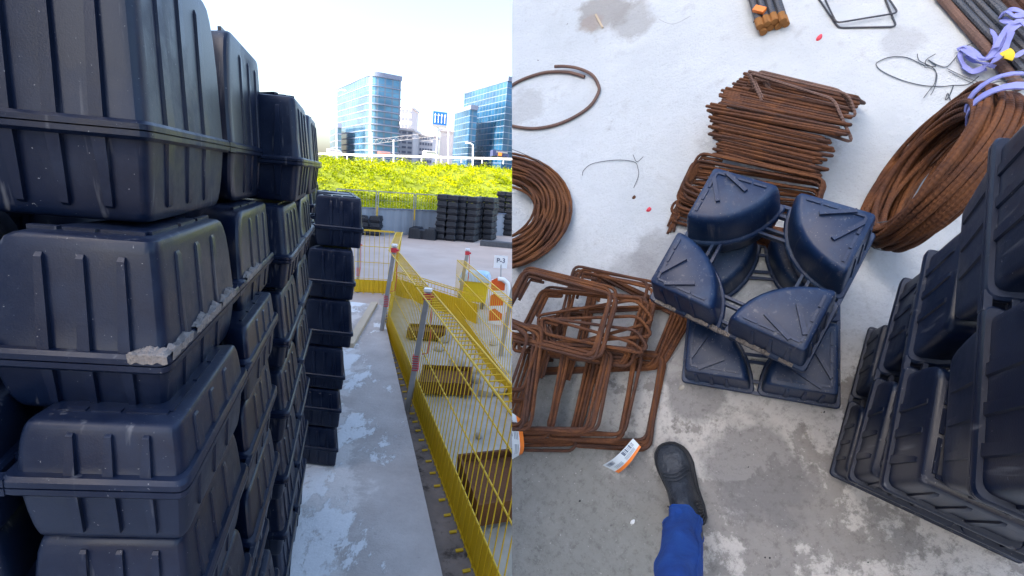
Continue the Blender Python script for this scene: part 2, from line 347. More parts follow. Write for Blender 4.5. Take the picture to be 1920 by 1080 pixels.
# trench floor beside the fence
T0=LG(886,1080,-.096); T1=LG(726,630,-.096)
fd=(T1-T0); fd.z=0; fd.normalize(); fn=V((fd.y,-fd.x,0))    # along fence, to its right
def FP(t,o=0,z=-.1): return V((T0.x,T0.y,0))+fd*t+fn*o+V((0,0,z))
mb=MB(); 
for i in range(26):
    for j in range(7):
        pass
NX,NY=44,12
pts=[]
for i in range(NX+1):
    for j in range(NY+1):
        p=FP(-1.9+7.0*i/NX, -.02+1.45*j/NY, 0); z=-.094+.035*(noise.noise(p*3.2)+.5*noise.noise(p*9))
        if j in (0,NY) or i in (0,NX): z=-.12
        else: z=max(z,-.096)+.004
        pts.append(V((p.x,p.y,z)))
mb.add(pts,[(i*(NY+1)+j,(i+1)*(NY+1)+j,(i+1)*(NY+1)+j+1,i*(NY+1)+j+1) for i in range(NX) for j in range(NY)])
o=kind(obj('trench_floor',mb,M['rock'],fixn=False),'structure')
# raised strip on which the stacks stand
e0=LG(830,1080); e1=LG(715,572); e2=LG(664,566)
ed=(e1-e0).normalized(); en=e0-ed*2.2
mb=MB(); poly=[en,e1,e2,V((-4.5,e2.y-.3,0)),V((-4.5,-2,0))]
mb.prism([(p.x,p.y) for p in poly],-.16,0)
st=kind(obj('concrete_strip',mb,M['strip']),'structure')
mb=MB()
a=en+V((.0,0,0)); b=e1.copy()
nrm=V((ed.y,-ed.x,0))
N_=60
l1=[];l2=[]
for i in range(N_+1):
    p=a.lerp(b,i/N_); wd=.075+.02*noise.noise(p*4)
    l1.append(V((p.x,p.y,-.093))-nrm*.02); q=p+nrm*(wd+.10); l2.append(V((q.x,q.y,-.094)))
mb.loft([l1,l2],False,False,False)
kind(obj('dirt_verge',mb,M['dirt'],fixn=False),'structure')

# ================================================================== VOID FORMER UNITS
def fillet(P,A,B,r,m):
    """m+1 points rounding corner P, coming from A and leaving to B"""
    a=P+(A-P).normalized()*r; b=P+(B-P).normalized()*r; out=[]
    for i in range(m+1):
        t=i/m; out.append(a*(1-t)**2+P*2*t*(1-t)+b*t*t)
    return out
def lobe_outline(d,Rr,rc=.035,m=4,na=8):
    """quarter disc: outer corner at (d,d), arms to radius Rr, in fractions of the side"""
    A=V((d,d,0)); arc=[]
    B=V((Rr,d,0)); C=V((d,Rr,0))
    a0=math.asin(min(.9,(d+rc*1.1)/Rr)); 
    for i in range(na+1):
        a=a0+(math.pi/2-2*a0)*i/na; arc.append(V((Rr*math.cos(a),Rr*math.sin(a),0)))
    out=fillet(A,C,B,rc,m)+fillet(B,A,arc[0],min(rc,(arc[0]-B).length*.95),m)[:-1]+arc+fillet(C,arc[-1],A,min(rc,(arc[-1]-C).length*.95),m)[1:]
    return out
LOBE_R=.472
def shell(mb, P, h, sgn, z0, RL=LOBE_R, grooves=True, ribs=True, top_lip=True, sh=1.0, tp=1.0):
    """one moulded tray: four lobes on a flange; P(u,v,z) maps to space; sgn +1 up, -1 down"""
    lv=[(0,.016,.0),(.04,.021,.004),(.3,.027,.010*sh),(.55,.032,.020*sh),(.74,.036,.036*sh),(.86,.039,.058*sh),(.925,.042,.082*sh),(.955,.046,.10*sh+.004),(.972,.056,.12*sh+.012)]
    lv=[(a_,b_*tp,c_) for a_,b_,c_ in lv]
    for cu in (0,1):
        for cv in (0,1):
            fu=(lambda a:a) if cu==0 else (lambda a:1-a)
            fv=(lambda a:a) if cv==0 else (lambda a:1-a)
            rings=[]
            for t,d,s_ in lv:
                rings.append([P(fu(p.x),fv(p.y),z0+sgn*t*h) for p in lobe_outline(d,RL-s_,.032 if t<.9 else .028)])
            mb.loft(rings,False,True)
            # stepped locating rim along the two outer edges of the top
            def rect(u0,u1,v0,v1,za,zb,ins=0):
                mb.loft([[P(fu(a),fv(b_),z0+sgn*za*h) for a,b_ in ((u0,v0),(u1,v0),(u1,v1),(u0,v1))],
                         [P(fu(a),fv(b_),z0+sgn*zb*h) for a,b_ in ((u0+ins,v0+ins),(u1-ins,v0+ins),(u1-ins,v1-ins),(u0+ins,v1-ins))]],False,True)
            if top_lip:
                k=RL-.17; x=.085
                for a,b_ in ((x,x+k*.38),(x+k*.43,x+k*.70),(x+k*.75,x+k)):
                    rect(a,b_,.074,.088,.93,1.0); rect(.074,.088,a,b_,.93,1.0)
            if grooves:
                for ang in (27,58):
                    ca,sa=math.cos(R(ang)),math.sin(R(ang)); q=[]
                    for rr in (.15,.33):
                        for sd in (-.012,.012): q.append((rr*ca-sd*sa,rr*sa+sd*ca))
                    q=[q[0],q[2],q[3],q[1]]
                    mb.loft([[P(fu(a),fv(b_),z0+sgn*.968*h) for a,b_ in q],[P(fu(a),fv(b_),z0+sgn*(.972*h+.009)) for a,b_ in q]],False,True)
            if ribs:
                def din(t):
                    for i in range(len(lv)-1):
                        if lv[i][0]<=t<=lv[i+1][0]:
                            f=(t-lv[i][0])/(lv[i+1][0]-lv[i][0]); return lv[i][1]*(1-f)+lv[i+1][1]*f
                    return lv[-1][1]
                for s0 in (.115,.215,.315):
                    for side in (0,1):
                        rr=[]
                        for t,wd,pr in ((.02,.040,.0060),(.45,.031,.0068),(.80,.023,.0068),(.83,.019,.002)):
                            d=din(t); q=[(s0-wd/2,d+.006),(s0-wd/2*.8,d-pr),(s0+wd/2*.8,d-pr),(s0+wd/2,d+.006)]
                            if side: q=[(y,x) for x,y in q]
                            rr.append([P(fu(a),fv(b_),z0+sgn*t*h) for a,b_ in q])
                        mb.loft(rr,True,True)
            # flange plate round the lobe, slightly turned lip
            th=.007
            mb.loft([[P(fu(p.x),fv(p.y),z0+sgn*.0008) for p in lobe_outline(0,RL+.02,.03)],
                     [P(fu(p.x),fv(p.y),z0+sgn*th) for p in lobe_outline(0,RL+.02,.03)],
                     [P(fu(p.x),fv(p.y),z0+sgn*(th+.004)) for p in lobe_outline(.006,RL+.012,.03)]],True,True)
    # ties between lobes
    for axs in (0,1):
        for side in (0,1):
            for a,b_ in ((.0,.022),(.07,.09),(.19,.208),(.235,.253)):
                z1=.009; x0=math.sqrt((RL+.01)**2-b_*b_)-.01
                q=[(x0,a),(1-x0,a),(1-x0,b_),(x0,b_)]
                if side: q=[(x,1-y) for x,y in q]
                if axs: q=[(y,x) for x,y in q]
                mb.loft([[P(x,y,z0+sgn*.001) for x,y in q],[P(x,y,z0+sgn*z1) for x,y in q]],True,True)
def unit(label, O, U, W, zb, zf, zt, frame=LF, material=None, group=None, grooves=True, name='void_former', sway=(0,0), splash=None, lower=True, K=None, sh=.7, tp=1.0):
    """O: plan corner at flange level; U,W plan edge vectors; heights bottom, flange, top"""
    material=material or M['plastic']; K=K or V((0,0,1))
    O=V((O[0],O[1],0))
    def P(a,b,z): return O+U*a+W*b+K*zf+K*(z-zf)+V((sway[0],sway[1],0))*(z-zf)
    org=O+K*zb+(U+W)*.5
    t=thing(name,label,'void former',frame,org,group)
    mb=MB(); shell(mb,P,zt-zf,1,zf,grooves=grooves,sh=sh,tp=tp); obj('upper_shell',mb,material,t,org=org)
    if lower:
        mb=MB(); shell(mb,P,zf-zb,-1,zf,grooves=False,top_lip=False,sh=sh*.8,tp=tp); obj('lower_shell',mb,material,t,org=org)
    if splash:
        r2=random.Random(len(label)); q=0
        # smears: rough paste squeezed along the flange, thick at the corner and thinning out
        for (a0,a1,b,axis_,hmax,outw) in splash:
            mb=MB(); n=int(abs(a1-a0)*(U if axis_==0 else W).length/.0022)+6; rows=[[] for _ in range(7)]
            for i in range(n+1):
                f=i/n; a=a0+(a1-a0)*f; q3=V((a*23,q*7.1,0)); e=min(1,f*8,(1-f)*8)
                hh=hmax*max(.04,.45+.9*noise.noise(q3)+.6*noise.noise(q3*4)+.35*noise.noise(q3*11))*e
                ww=outw*max(.15,.6+.7*noise.noise(q3*1.7+V((0,0,5)))+.4*noise.noise(q3*7))*e
                for k in range(7):
                    t_=k/6; jit=noise.noise(V((a*60,t_*5,q)))*.003
                    bb=-.002*t_*0 + .018*t_ - ww*(1-t_)*(1 if t_<1 else 0)*.25 - .010*math.sin(t_*math.pi)
                    zz=zf+.0125+hh*t_**1.3
                    if t_==0: zz=zf+.004
                    p=P(a,b+bb if b<.5 else b-bb,zz+jit) if axis_==0 else P(b+bb,a,zz+jit)
                    rows[k].append(p)
            mb.loft(rows,False,False,False); q+=1
            obj('dried_mortar',mb,M['mortar'],t,org=org,fixn=False,sharp=60)
    return t
Wl=V((-.60,-.045,0))          # left-going edge of the units in the long rows
def uvec(px1,py1,px2,py2,z): a=LG(px1,py1,z); b=LG(px2,py2,z); return b-a
# --- stack 1 (nearest)
near=[]
near.append(('topmost void former of the nearest stack, tallest and pale on its right side', (275,245),1.624,1.511,1.86,.835,'plastic'))
near.append(('second void former of the nearest stack with dried mortar along its flange', (315,690),1.3746,1.305,1.512,.75,'plastic'))
near.append(('third void former of the nearest stack, shorter, under the mortar splashed one', (350,925),1.2577,1.180,1.322,.66,'plastic'))
for i,(lb,(px,py),zf,zb,zt,ul,mm) in enumerate(near):
    O=LG(px,py,zf); W=Wl.copy()
    W=V((-[.50,.41,.37][i],-.035,0))
    sp=None
    if i==1: sp=[(.02,.12,0,0,.007,.014),(.14,.30,0,0,.009,.012),(.31,.43,0,0,.016,.012),(.55,.75,0,0,.010,.008),(.0,.10,.0,1,.007,.014),(.43,.50,.0,1,.012,.02)]
    unit(lb,O,u_dir*ul,W,zb,zf,zt,tp=.8,splash=sp,grooves=False,material=M[mm],sh=[.6,.7,.35][i])
zf=1.18; k=0
ords=['fourth','fifth','sixth','seventh','eighth','ninth','lowest']
O3=LG(350,925,1.2577)
for k in range(7):
    zt=1.18-k*.1685; zb=max(.002,zt-.1685-.012); zf=zb+.085
    O=V((O3.x,O3.y,0))+V((-.005+.012*math.sin(k*2.1),-.01+.015*math.cos(k*1.7),0))
    unit(('lowest' if k==6 else ords[k])+' void former from the top of the nearest stack', O, u_dir*(.64+.01*(k%2)), V((-.38,-.035,0)), zb,zf,zt-.004 if k else 1.178,grooves=False,sh=.4)
for k in range(8):
    zb=.002+k*.232; unit(['lowest','second lowest','third lowest','fourth lowest','fifth lowest','sixth lowest','seventh lowest','topmost'][k]+' void former of the stack seen in the gap left of the nearest stack',(-.80+.01*math.sin(k*2.3),.62+.015*math.cos(k),0),u_dir*.7,V((-.45,-.03,0)),zb,zb+.09,zb+.229,grooves=False)
# --- stack 2 (behind the nearest)
rows2=[((569,304),1.61,1.50,1.775,.77),((547,489),1.36,1.27,1.498,.80),((542,647),1.128,1.04,1.265,.80),((542,782),.915,.81,1.035,.80),((540,905),.69,.60,.805,.78),((538,1010),.46,.36,.595,.78),((536,1100),.22,.002,.355,.78)]
for k,((px,py),zf,zb,zt,ul) in enumerate(rows2):
    O=LG(px,py,zf)
    unit(['topmost','second','third','fourth','fifth','sixth','lowest'][k]+' void former from the top of the middle stack in the row', O,u_dir*ul*.98,V((-.58,-.03,0)),zb+.002,zf,zt,grooves=(k==0))
# --- stack 3 (far, standing out to the right)
fl=[(433,683,1.307,1.207,1.47),(535,668,1.035,.945,1.205),(629,663,.772,.69,.943),(711,648,.532,.455,.688),(773,641,.345,.235,.453),(847,635,.113,.003,.232)]
for k,(py,px,zf,zb,zt) in enumerate(fl):
    O=LG(px,py,zf)
    ang=R(4); U3=V((-.25,.60,0)); W3=V((-.55,.03,0))
    unit(['topmost','second','third','fourth','fifth','lowest'][k]+' void former from the top of the far stack beside the bare concrete strip', O,U3,W3,zb+.001,zf,zt,grooves=False,sh=.25,tp=.7)
# stack 4: further one seen just above stack 2's far end
for k in range(6):
    O=V((-1.33,3.15,0))
    unit(['lowest','second lowest','third lowest','fourth lowest','fifth lowest','topmost'][k]+' void former of the half hidden stack behind the far stack', O,V((-.2,.6,0)),V((-.6,0,0)),.002+k*.25,.1+k*.25,.25+k*.25,grooves=False)

# timber on the strip's far end
mb=MB(); a=LG(702,572,.0); b=LG(655,652,.0); mb.bar(a+V((0,0,.022)),b+V((0,0,.022)),.075,.042)
tag(obj('timber_plank',mb,M['wood']),'pale timber plank lying on the concrete strip beside the far stack','plank')

# ================================================================== FENCES round the trench
def barrier(label, A, B, h=.91, board=.20, nx=26, cut=False, both=True, side=1, material=None, tilt=.0):
    A=V(A);B=V(B); d=B-A; L=d.length; d.normalize(); s=V((d.y,-d.x,0))*side
    z=V((0,0,1))+s*tilt; t=thing('mesh_barrier',label,'barrier',LF,A)
    m=M['yellow']; w_=.0030
    mb=MB()
    n=int(L/.062)
    for i in range(n+1):
        p=A+d*(L*i/n); mb.tube([p+z*.02,p+z*h],w_,5)
    for hh in (.03,board+.02,h*.5,h*.75,h): mb.tube([A+z*hh+s*.004,B+z*hh+s*.004],w_*1.5,5)
    o1=obj('wire_mesh',mb,m,t,org=A)
    mb=MB()
    # ladder-shaped folded top
    mb.tube([A+z*h-s*.085,B+z*h-s*.085],w_*1.8,6); mb.tube([A+z*(h+.004),B+z*(h+.004)],w_*1.8,6)
    for i in range(0,n+1): p=A+d*(L*i/n); mb.tube([p+z*h,p+z*(h+.0)-s*.085],w_*1.1,5)
    o2=obj('top_rail',mb,m,t,org=A)
    mb=MB(); ft=[];fb=[]
    nn=n*6
    for i in range(nn+1):
        p=A+d*(L*i/nn); q=abs((i%4)-2)/2*.009
        fb.append(p+s*(.008+q)+z*.01); ft.append(p+s*(.008+q)+z*board)
    bk=[x+s*.003 for x in ft]; bb=[x+s*.003 for x in fb]
    mb.loft([fb,ft,bk,bb,fb],False,False,False)
    for i in range(0,n+1,2):
        p=A+d*(L*i/n); mb.box(p-s*.022+z*.012,.016,.035,.006,(d,s,z))
    o3=obj('kick_board',mb,M['yellow'],t,org=A)
    if cut:
        for o_ in (o1,o2,o3): seam_cut(o_,-1)
    return t
def post(label,p,h,lean=(0,0),band=True,cut=False,red=True,rad=.021):
    p=V(p); t=thing('barrier_post',label,'post',LF,p,None); q=p+V((lean[0],lean[1],h))
    mb=MB(); d=(q-p).normalized(); mb.bar(p,q,rad*1.7,rad*1.7,V((0,1,.01))); o1=obj('steel_tube',mb,M['galv'],t,org=p)
    parts=[o1]
    if red:
        mb=MB(); c=p.lerp(q,.955); mb.box(c,.052,.052,.045); mb.box(c+V((.012,0,.0)),.07,.03,.02); mb.tube([c+V((.03,0,-.02)),c+V((.034,0,-.3)),c+V((.02,0,-.42)),c+V((-.02,0,-.43))],.004,6)
        parts.append(obj('clip',mb,M['red'],t,org=p))
        mb=MB(); mb.box(q+V((-.004,0,.005)),.05,.05,.02); parts.append(obj('cap',mb,M['white'],t,org=p))
        mb=MB(); c=p.lerp(q,.42); 
        for k in range(7): mb.box(c+V((0,0,(k-3)*.018)),.042,.042,.007)
        parts.append(obj('warning_band',mb,M['red'],t,org=p))
    if cut:
        for o_ in parts: seam_cut(o_,-1)
    return t
LFn=(T1-T0).length
corner=LG(738,553,-.1)
barrier('near run of yellow mesh barrier along the trench, nearest the bottom edge',FP(-1.1,0,-.1),FP(1.72,0,-.1),cut=True,side=1,tilt=.1)
barrier('middle run of yellow mesh barrier between the two red capped posts',FP(1.78,0,-.1),FP(3.42,0,-.1),side=1,tilt=.1)
barrier('far run of yellow mesh barrier ending at the trench corner',FP(3.48,0,-.1),corner,side=1,tilt=.1)
cl=LG(664,549,-.1)
barrier('short yellow mesh barrier across the far end beside the void formers',cl,corner+V((-.02,.0,0)),side=-1)
r0=LG(895,609,-.1)
barrier('yellow mesh barrier closing the far side of the trench',corner+V((.05,-.03,0)),r0,side=1,h=.34,board=.26)
r1=LG(975,775,-.1); r2=LG(851,592,-.1)
barrier('yellow mesh barrier along the right side of the trench',V((r1.x,r1.y,-.1))-(r2-r1).normalized()*.6,r2,side=-1,cut=False,h=.72,board=.15)
post('red capped grey post standing mid fence nearest the camera',LG(763,772,-.1),.93,(.115,.0))
post('red capped grey post further along the fence by the plank',LG(713,636,-.1),1.0,(.12,0))
post('slim grey post at the short far barrier beside the stack',LG(671,548,-.1),.72,(.0,0),red=True)
post('grey post with red clip at the trench back left of the yellow bin',LG(856,592,-.1),.86,(.09,0),rad=.025)
post('grey post with red clip right of the yellow bin near the striped pipe',LG(938,668,-.1),.95,(.09,0),rad=.025)
# rusty casings in the trench
def casing(label,px,py,lx,ly,h,rot):
    c=LG(px,py,-.06); t=thing('steel_casing',label,'steel casing',LF,c,'rusty casings in the trench')
    a=V((math.cos(rot),math.sin(rot),0)); b=V((-a.y,a.x,0)); z=V((0,0,1)); mb=MB()
    for sg in (-1,1):
        mb.box(c+b*sg*(ly/2-.008)+z*h/2,lx,.016,h,(a,b,z)); mb.box(c+a*sg*(lx/2-.008)+z*(h/2-.001),.016,ly-.034,h,(a,b,z))
    obj('casing_wall',mb,M['rustplate'],t,org=c)
    mb=MB(); mb.box(c+z*h*.35,lx-.04,ly-.04,h*.6,(a,b,z)); obj('dark_fill',mb,M['rustplate'],t,org=c)
casing('rusty brown steel casing in the trench nearest the camera',930,925,.34,.46,.12,.35)
casing('rusty brown steel casing in the middle of the trench',836,722,.42,.36,.10,.1)
casing('rusty brown steel casing at the far end of the trench',800,628,.40,.26,.08,.1)
mb=MB()
for i in range(26):
    p=FP(rnd.uniform(-.8,3.6),rnd.uniform(.3,1.1),-.07); s_=rnd.uniform(.02,.07)
    bm=bmesh.new(); bmesh.ops.create_icosphere(bm,subdivisions=2,radius=s_)
    mb.add([p+v.co*(1+.5*noise.noise(v.co*20+p)) for v in bm.verts],[tuple(x.index for x in f.verts) for f in bm.faces]); bm.free()
tag(kind(obj('rubble',mb,M['rock']),'stuff'),'broken concrete rubble strewn on the trench floor','rubble')
# yellow bin with light blue lid
c=LG(887,575,-.1); t=thing('grit_bin','yellow bin with a light blue lid behind the trench barrier','bin',LF,c)
ax=(V((1,0,0)),V((0,1,0)),V((0,0,1)))
mb=MB(); mb.loft([[c+V((x*.19*k,y*.14*k,z)) for x,y in ((-1,-1),(1,-1),(1,1),(-1,1))] for z,k in ((.1,.9),(.30,.98),(.36,1),(.36,1.06),(.385,1.06))]); obj('bin_body',mb,M['yellow_bright'],t,org=c)
mb=MB()
for sx in (-1,1):
    for sy in (-1,1): mb.box(c+V((sx*.13,sy*.09,.05)),.04,.04,.1)
obj('foot',mb,M['darkmetal'],t,org=c)
mb=MB(); mb.loft([[c+V((x*.2*k,y*.16*k,z)) for x,y in ((-1,-1),(1,-1),(1,1),(-1,1))] for z,k in ((.388,1.06),(.42,1.05),(.48,.9),(.50,.7))]); 
for i in range(10): mb.bar(c+V((-.19+i*.042,-.165,.40)),c+V((-.17+i*.038,-.13,.495)),.014,.01)
obj('lid',mb,M['lightblue'],t,org=c)
# P-3 sign on a post, striped marker and white pipe
def text(body,size,matl,loc,xax,yax,name,parent,org,ext=.002):
    cu=bpy.data.curves.new(name,'FONT'); cu.body=body; cu.size=size; cu.extrude=ext; cu.align_x='CENTER'; cu.align_y='CENTER'
    to=bpy.data.objects.new(name,cu); COL.objects.link(to); bpy.context.view_layer.update()
    me=bpy.data.meshes.new_from_object(to); bpy.data.objects.remove(to)
    z=xax.cross(yax); Mx=Matrix(((xax.x,yax.x,z.x,0),(xax.y,yax.y,z.y,0),(xax.z,yax.z,z.z,0),(0,0,0,1)))
    me.transform(Matrix.Translation(V(loc)-V(org))@Mx); me.materials.append(matl)
    o=bpy.data.objects.new(name,me); COL.objects.link(o); o.parent=parent; return o
c=LG(938,603,-.1); dd=(c-CP).length
sc=LD(939,491,c.y and (c-CP).dot(c2w((0,0,1)))*1.0)
t=thing('numbered_sign','white P-3 sign above the red and white striped marker','sign',LF,c)
fx=V((.985,.17,0)); fy=V((0,0,1)); fz=fx.cross(fy)
mb=MB(); mb.box(sc,.17,.006,.16,(fx,V((-fx.y,fx.x,0)),fy)); obj('sign_board',mb,M['white'],t,org=c)
text('P-3',.085,M['navy'],sc+V((0,0,.015))+fz*.006,fx,fy,'lettering',t,c)
mb=MB(); mb.tube([c+V((0,.02,0)),sc+V((0,.02,.04))],.008,8); obj('pole',mb,M['galv'],t,org=c)
c2=LG(928,608,-.1); t=thing('striped_marker','red and white striped marker board beside the bent white pipe','marker board',LF,c2)
mb=MB(); zs=.56; mb.box(c2+V((0,0,zs/2)),.17,.02,zs); obj('board',mb,M['white'],t,org=c2)
mb=MB()
for k in range(3):
    z0=.04+k*.19; y=-.0125
    mb.add([c2+V((-.083,y,z0)),c2+V((.083,y,z0+.02)),c2+V((.083,y,z0+.10)),c2+V((-.083,y,z0+.13)),],[(0,1,2,3)])
    mb.add([c2+V((-.083,y-.001,z0+.13)),c2+V((.083,y-.001,z0+.10)),c2+V((-.02,y-.001,z0+.165))],[(0,1,2)])
obj('stripes',mb,M['reflred'],t,org=c2,fixn=False)
c3=LG(948,612,-.1); mb=MB(); mb.tube([c3,c3+V((0,0,.45)),c3+V((-.02,0,.54)),c3+V((-.07,0,.58)),c3+V((-.14,0,.585))],.026,10)
tag(obj('white_pipe',mb,M['white'],org=c3),'bent white pipe standing behind the right grey post','pipe')

# ================================================================== BACK OF THE YARD
h0=LG(560,432,-.1); h1=LG(690,440,-.1); h2=LG(820,441,-.1); hd=(h2-h1).normalized()
hA=h1-hd*3.0; hB=h2+hd*7; hn=V((-hd.y,hd.x,0))
t=thing('hoarding','grey corrugated sheet hoarding at the back of the yard','hoarding',LF,hA)
mb=MB(); L=(hB-hA).length; n=int(L/.06); bot=[];top=[]
for i in range(n+1):
    p=hA+hd*(L*i/n); q=[0,0,.025,.025][i%4]; bot.append(p+hn*q); top.append(p+hn*q+V((0,0,.72)))
mb.loft([bot,top],False,False,False); mb.loft([[p+hn*.004 for p in bot],[p+hn*.004 for p in top]],False,False,False)
obj('corrugated_sheet',mb,M['hoard'],t,org=hA,fixn=False)
mb=MB(); mb.bar(hA+V((0,0,.735)),hB+V((0,0,.735)),.05,.03); obj('top_trim',mb,M['ledge'],t,org=hA)
# open wire fence panels above the hoarding
for k in range(4):
    a=h1+hd*(-.9+k*1.12)-hn*.12; b=a+hd*1.06; t=thing('wire_fence_panel',['open wire fence panel just right of the void former stacks','second open wire fence panel in front of the hoarding','open wire fence panel behind the low black box','open wire fence panel behind the large black stacks'][k],'fence panel',LF,a)
    mb=MB(); Hh=1.20
    for p in (a,b): mb.tube([p,p+V((0,0,Hh))],.018,6)
    mb.tube([a+V((0,0,Hh)),b+V((0,0,Hh))],.014,6); mb.tube([a+V((0,0,.08)),b+V((0,0,.08))],.014,6)
    obj('frame',mb,M['galv'],t,org=a)
    mb=MB()
    for i in range(1,12): p=a.lerp(b,i/12); mb.tube([p+V((0,0,.08)),p+V((0,0,Hh))],.0025,3)
    for i in range(1,5): mb.tube([a+V((0,0,Hh*i/5)),b+V((0,0,Hh*i/5))],.0025,3)
    obj('wires',mb,M['galv'],t,org=a)
    mb=MB(); mb.box(b+hd*.03+V((0,0,.62)),.05,.03,.34); obj('yellow_sleeve',mb,M['yellow'],t,org=a)
# far stacks of units: one source copied
def unit_mesh(name,U,W,h1_,h2_,RL=.452):
    mb=MB(); O=V((0,0,0)); P=lambda a,b,z: U*a+W*b+V((0,0,z))
    shell(mb,P,h1_,1,h2_,RL=.478,grooves=False,ribs=True,top_lip=False,sh=.3); shell(mb,P,h2_,-1,h2_,RL=.478,grooves=False,ribs=False,top_lip=False,sh=.3)
    me=mb.mesh(name,(0,0,0)); me.materials.append(M['plastic_far']); return me
um=unit_mesh('far_unit',V((.62,.05,0)),V((-.05,.62,0)),.112,.066)
def far_stack(px,py,n,lab,grp,pitch=.1815,rot=0):
    c=LG(px,py,-.1)
    for k in range(n):
        o=bpy.data.objects.new('void_former',um); COL.objects.link(o); o.location=c+V((rnd.uniform(-.015,.015),rnd.uniform(-.015,.015),k*pitch)); o.rotation_euler=(0,0,R(rot)+rnd.uniform(-.02,.02))
        tag(o,lab,'void former',grp)
far_stack(814,449,7,'dark void former in the leftmost tall stack by the hoarding','void formers in the leftmost tall yard stack',rot=-12)
far_stack(850,451,7,'dark void former in the second tall stack by the hoarding','void formers in the second tall yard stack',rot=-14)
far_stack(884,448,7,'dark void former in the third tall stack left of the pallet','void formers in the third tall yard stack',rot=-16)
far_stack(925,440,8,'dark void former in the tall stack behind the pallet','void formers in the stack behind the pallet',rot=-16)
far_stack(962,437,9,'dark void former in the rightmost tall stack of the yard','void formers in the rightmost tall yard stack',rot=-16)
far_stack(668,440,3,'dark void former in the low stack half hidden behind the far stack','void formers in the low hidden yard stack',rot=0)
# low black open box by the hoarding
c=LG(790,449,-.1)
t=thing('open_black_box','single low black void former box lying open side left before the hoarding','box',LF,c)
mb=MB(); P=lambda a,b,z: c+V((a*.78-.39,b*.6,z))
shell(mb,P,.30,1,.0,grooves=True,ribs=True); obj('shell',mb,M['plastic_far'],t,org=c)
mb=MB(); mb.box(c+V((0.03,.3,.12)),.70,.5,.24); obj('core',mb,M['plastic_far'],t,org=c)
# pallets leaning, kerb block
c=LG(948,441,-.1); t=thing('timber_pallet','pale slatted timber crate standing before the dark stacks','crate',LF,c)
mb=MB()
for i in range(6): mb.box(c+V((-.3+i*.13,-.1,.22)),.05,.02,.42)
for z in (.04,.22,.41): mb.box(c+V((.02,-.085,z)),.74,.012,.045)
for i in range(6): mb.box(c+V((-.3+i*.13,.3,.22)),.05,.02,.42)
mb.box(c+V((.02,.1,.43)),.74,.4,.02)
obj('slats',mb,M['palewood'],t,org=c)
c=LG(938,463,-.1); mb=MB(); mb.loft([[c+V((x*.55*k,y*.15*k,z)) for x,y in ((-1,-1),(1,-1),(1,1),(-1,1))] for z,k in ((0,1),(.12,1),(.14,.97))])
tag(obj('kerb_block',mb,mat('speckled_dark_concrete',(.07,.075,.085),.8,noise_amt=.5,scale=30),org=c),'long speckled dark concrete block lying before the timber crate','concrete block')

# ================================================================== EMBANKMENT, ROAD, BUILDINGS
def bank_z(x,y):
    # foot follows the hoarding, crest 9 m behind
    s=(V((x,y,0))-V((h1.x,h1.y,0))).dot(hn)
    t=max(0,min(1,(s-.4)/8.0)); tt=t*t*(3-2*t)*.5+t*.5
    crest=1.93+ .055*(x+9)
    return -.1+ (crest+.1)*tt + (.08*noise.noise(V((x,y,0))*.8) if 0<t<1 else 0)
mb=MB(); G=70; pts=[]
for i in range(G+1):
    for j in range(31):
        p=V((h1.x,h1.y,0))+hd*(-22+50*i/G)+hn*(.3+ (12 if j>28 else 9)*j/30); pts.append(V((p.x,p.y,bank_z(p.x,p.y)-.02)))
mb.add(pts,[(i*31+j,(i+1)*31+j,(i+1)*31+j+1,i*31+j+1) for i in range(G) for j in range(30)])
kind(obj('embankment',mb,M['bank'],fixn=False),'structure')
far0=V((h1.x,h1.y,0))+hn*8.5
mb=MB(); pts=[]
for i in range(21):
    for dj in (0,6,40,260):
        p=far0+hd*(-25+60*i/20)*(1+dj/30)+hn*dj; 
        q=far0+hd*(-22+50*i/20); pts.append(V((p.x,p.y,bank_z(q.x,q.y)-.05)))
mb.add(pts,[(i*4+j,(i+1)*4+j,(i+1)*4+j+1,i*4+j+1) for i in range(20) for j in range(3)])
kind(obj('road',mb,M['yard'],fixn=False),'structure')
# scrub on the bank: clumps of small leaf faces
r3=random.Random(3); mb=MB(); vs=[];fs=[]
for k in range(4200):
    a=r3.uniform(-9,13); s_=r3.uniform(.5,8.6); p=V((h1.x,h1.y,0))+hd*a+hn*s_; z=bank_z(p.x,p.y)
    big=r3.random()<.12; rad=r3.uniform(.10,.19) if not big else r3.uniform(.2,.34); hh=rad*r3.uniform(.8,1.5)
    if noise.noise(p*.55)<-.25: rad*=.6; hh*=.5
    for q in range(20 if not big else 44):
        th=r3.uniform(0,6.283); ph=math.acos(r3.uniform(-.2,1)); rr=r3.uniform(.6,1)
        c=V((p.x+rad*rr*math.sin(ph)*math.cos(th),p.y+rad*rr*math.sin(ph)*math.sin(th),z+hh*rr*max(0,math.cos(ph))*1.0))
        d1=V((r3.gauss(0,1),r3.gauss(0,1),r3.gauss(0,.8))).normalized(); d2=d1.cross(V((r3.gauss(0,1),r3.gauss(0,1),r3.gauss(0,1)))).normalized(); sz=r3.uniform(.016,.045)
        b=len(vs); vs+= [c-d1*sz, c+d2*sz*.5, c+d1*sz, c-d2*sz*.5]; fs.append((b,b+1,b+2,b+3))
mb.v=vs; mb.f=fs
o=kind(obj('scrub_cover',mb,M['leaf'],fixn=False),'stuff'); tag(o,'bright sunlit yellow green scrub covering the embankment','scrub')
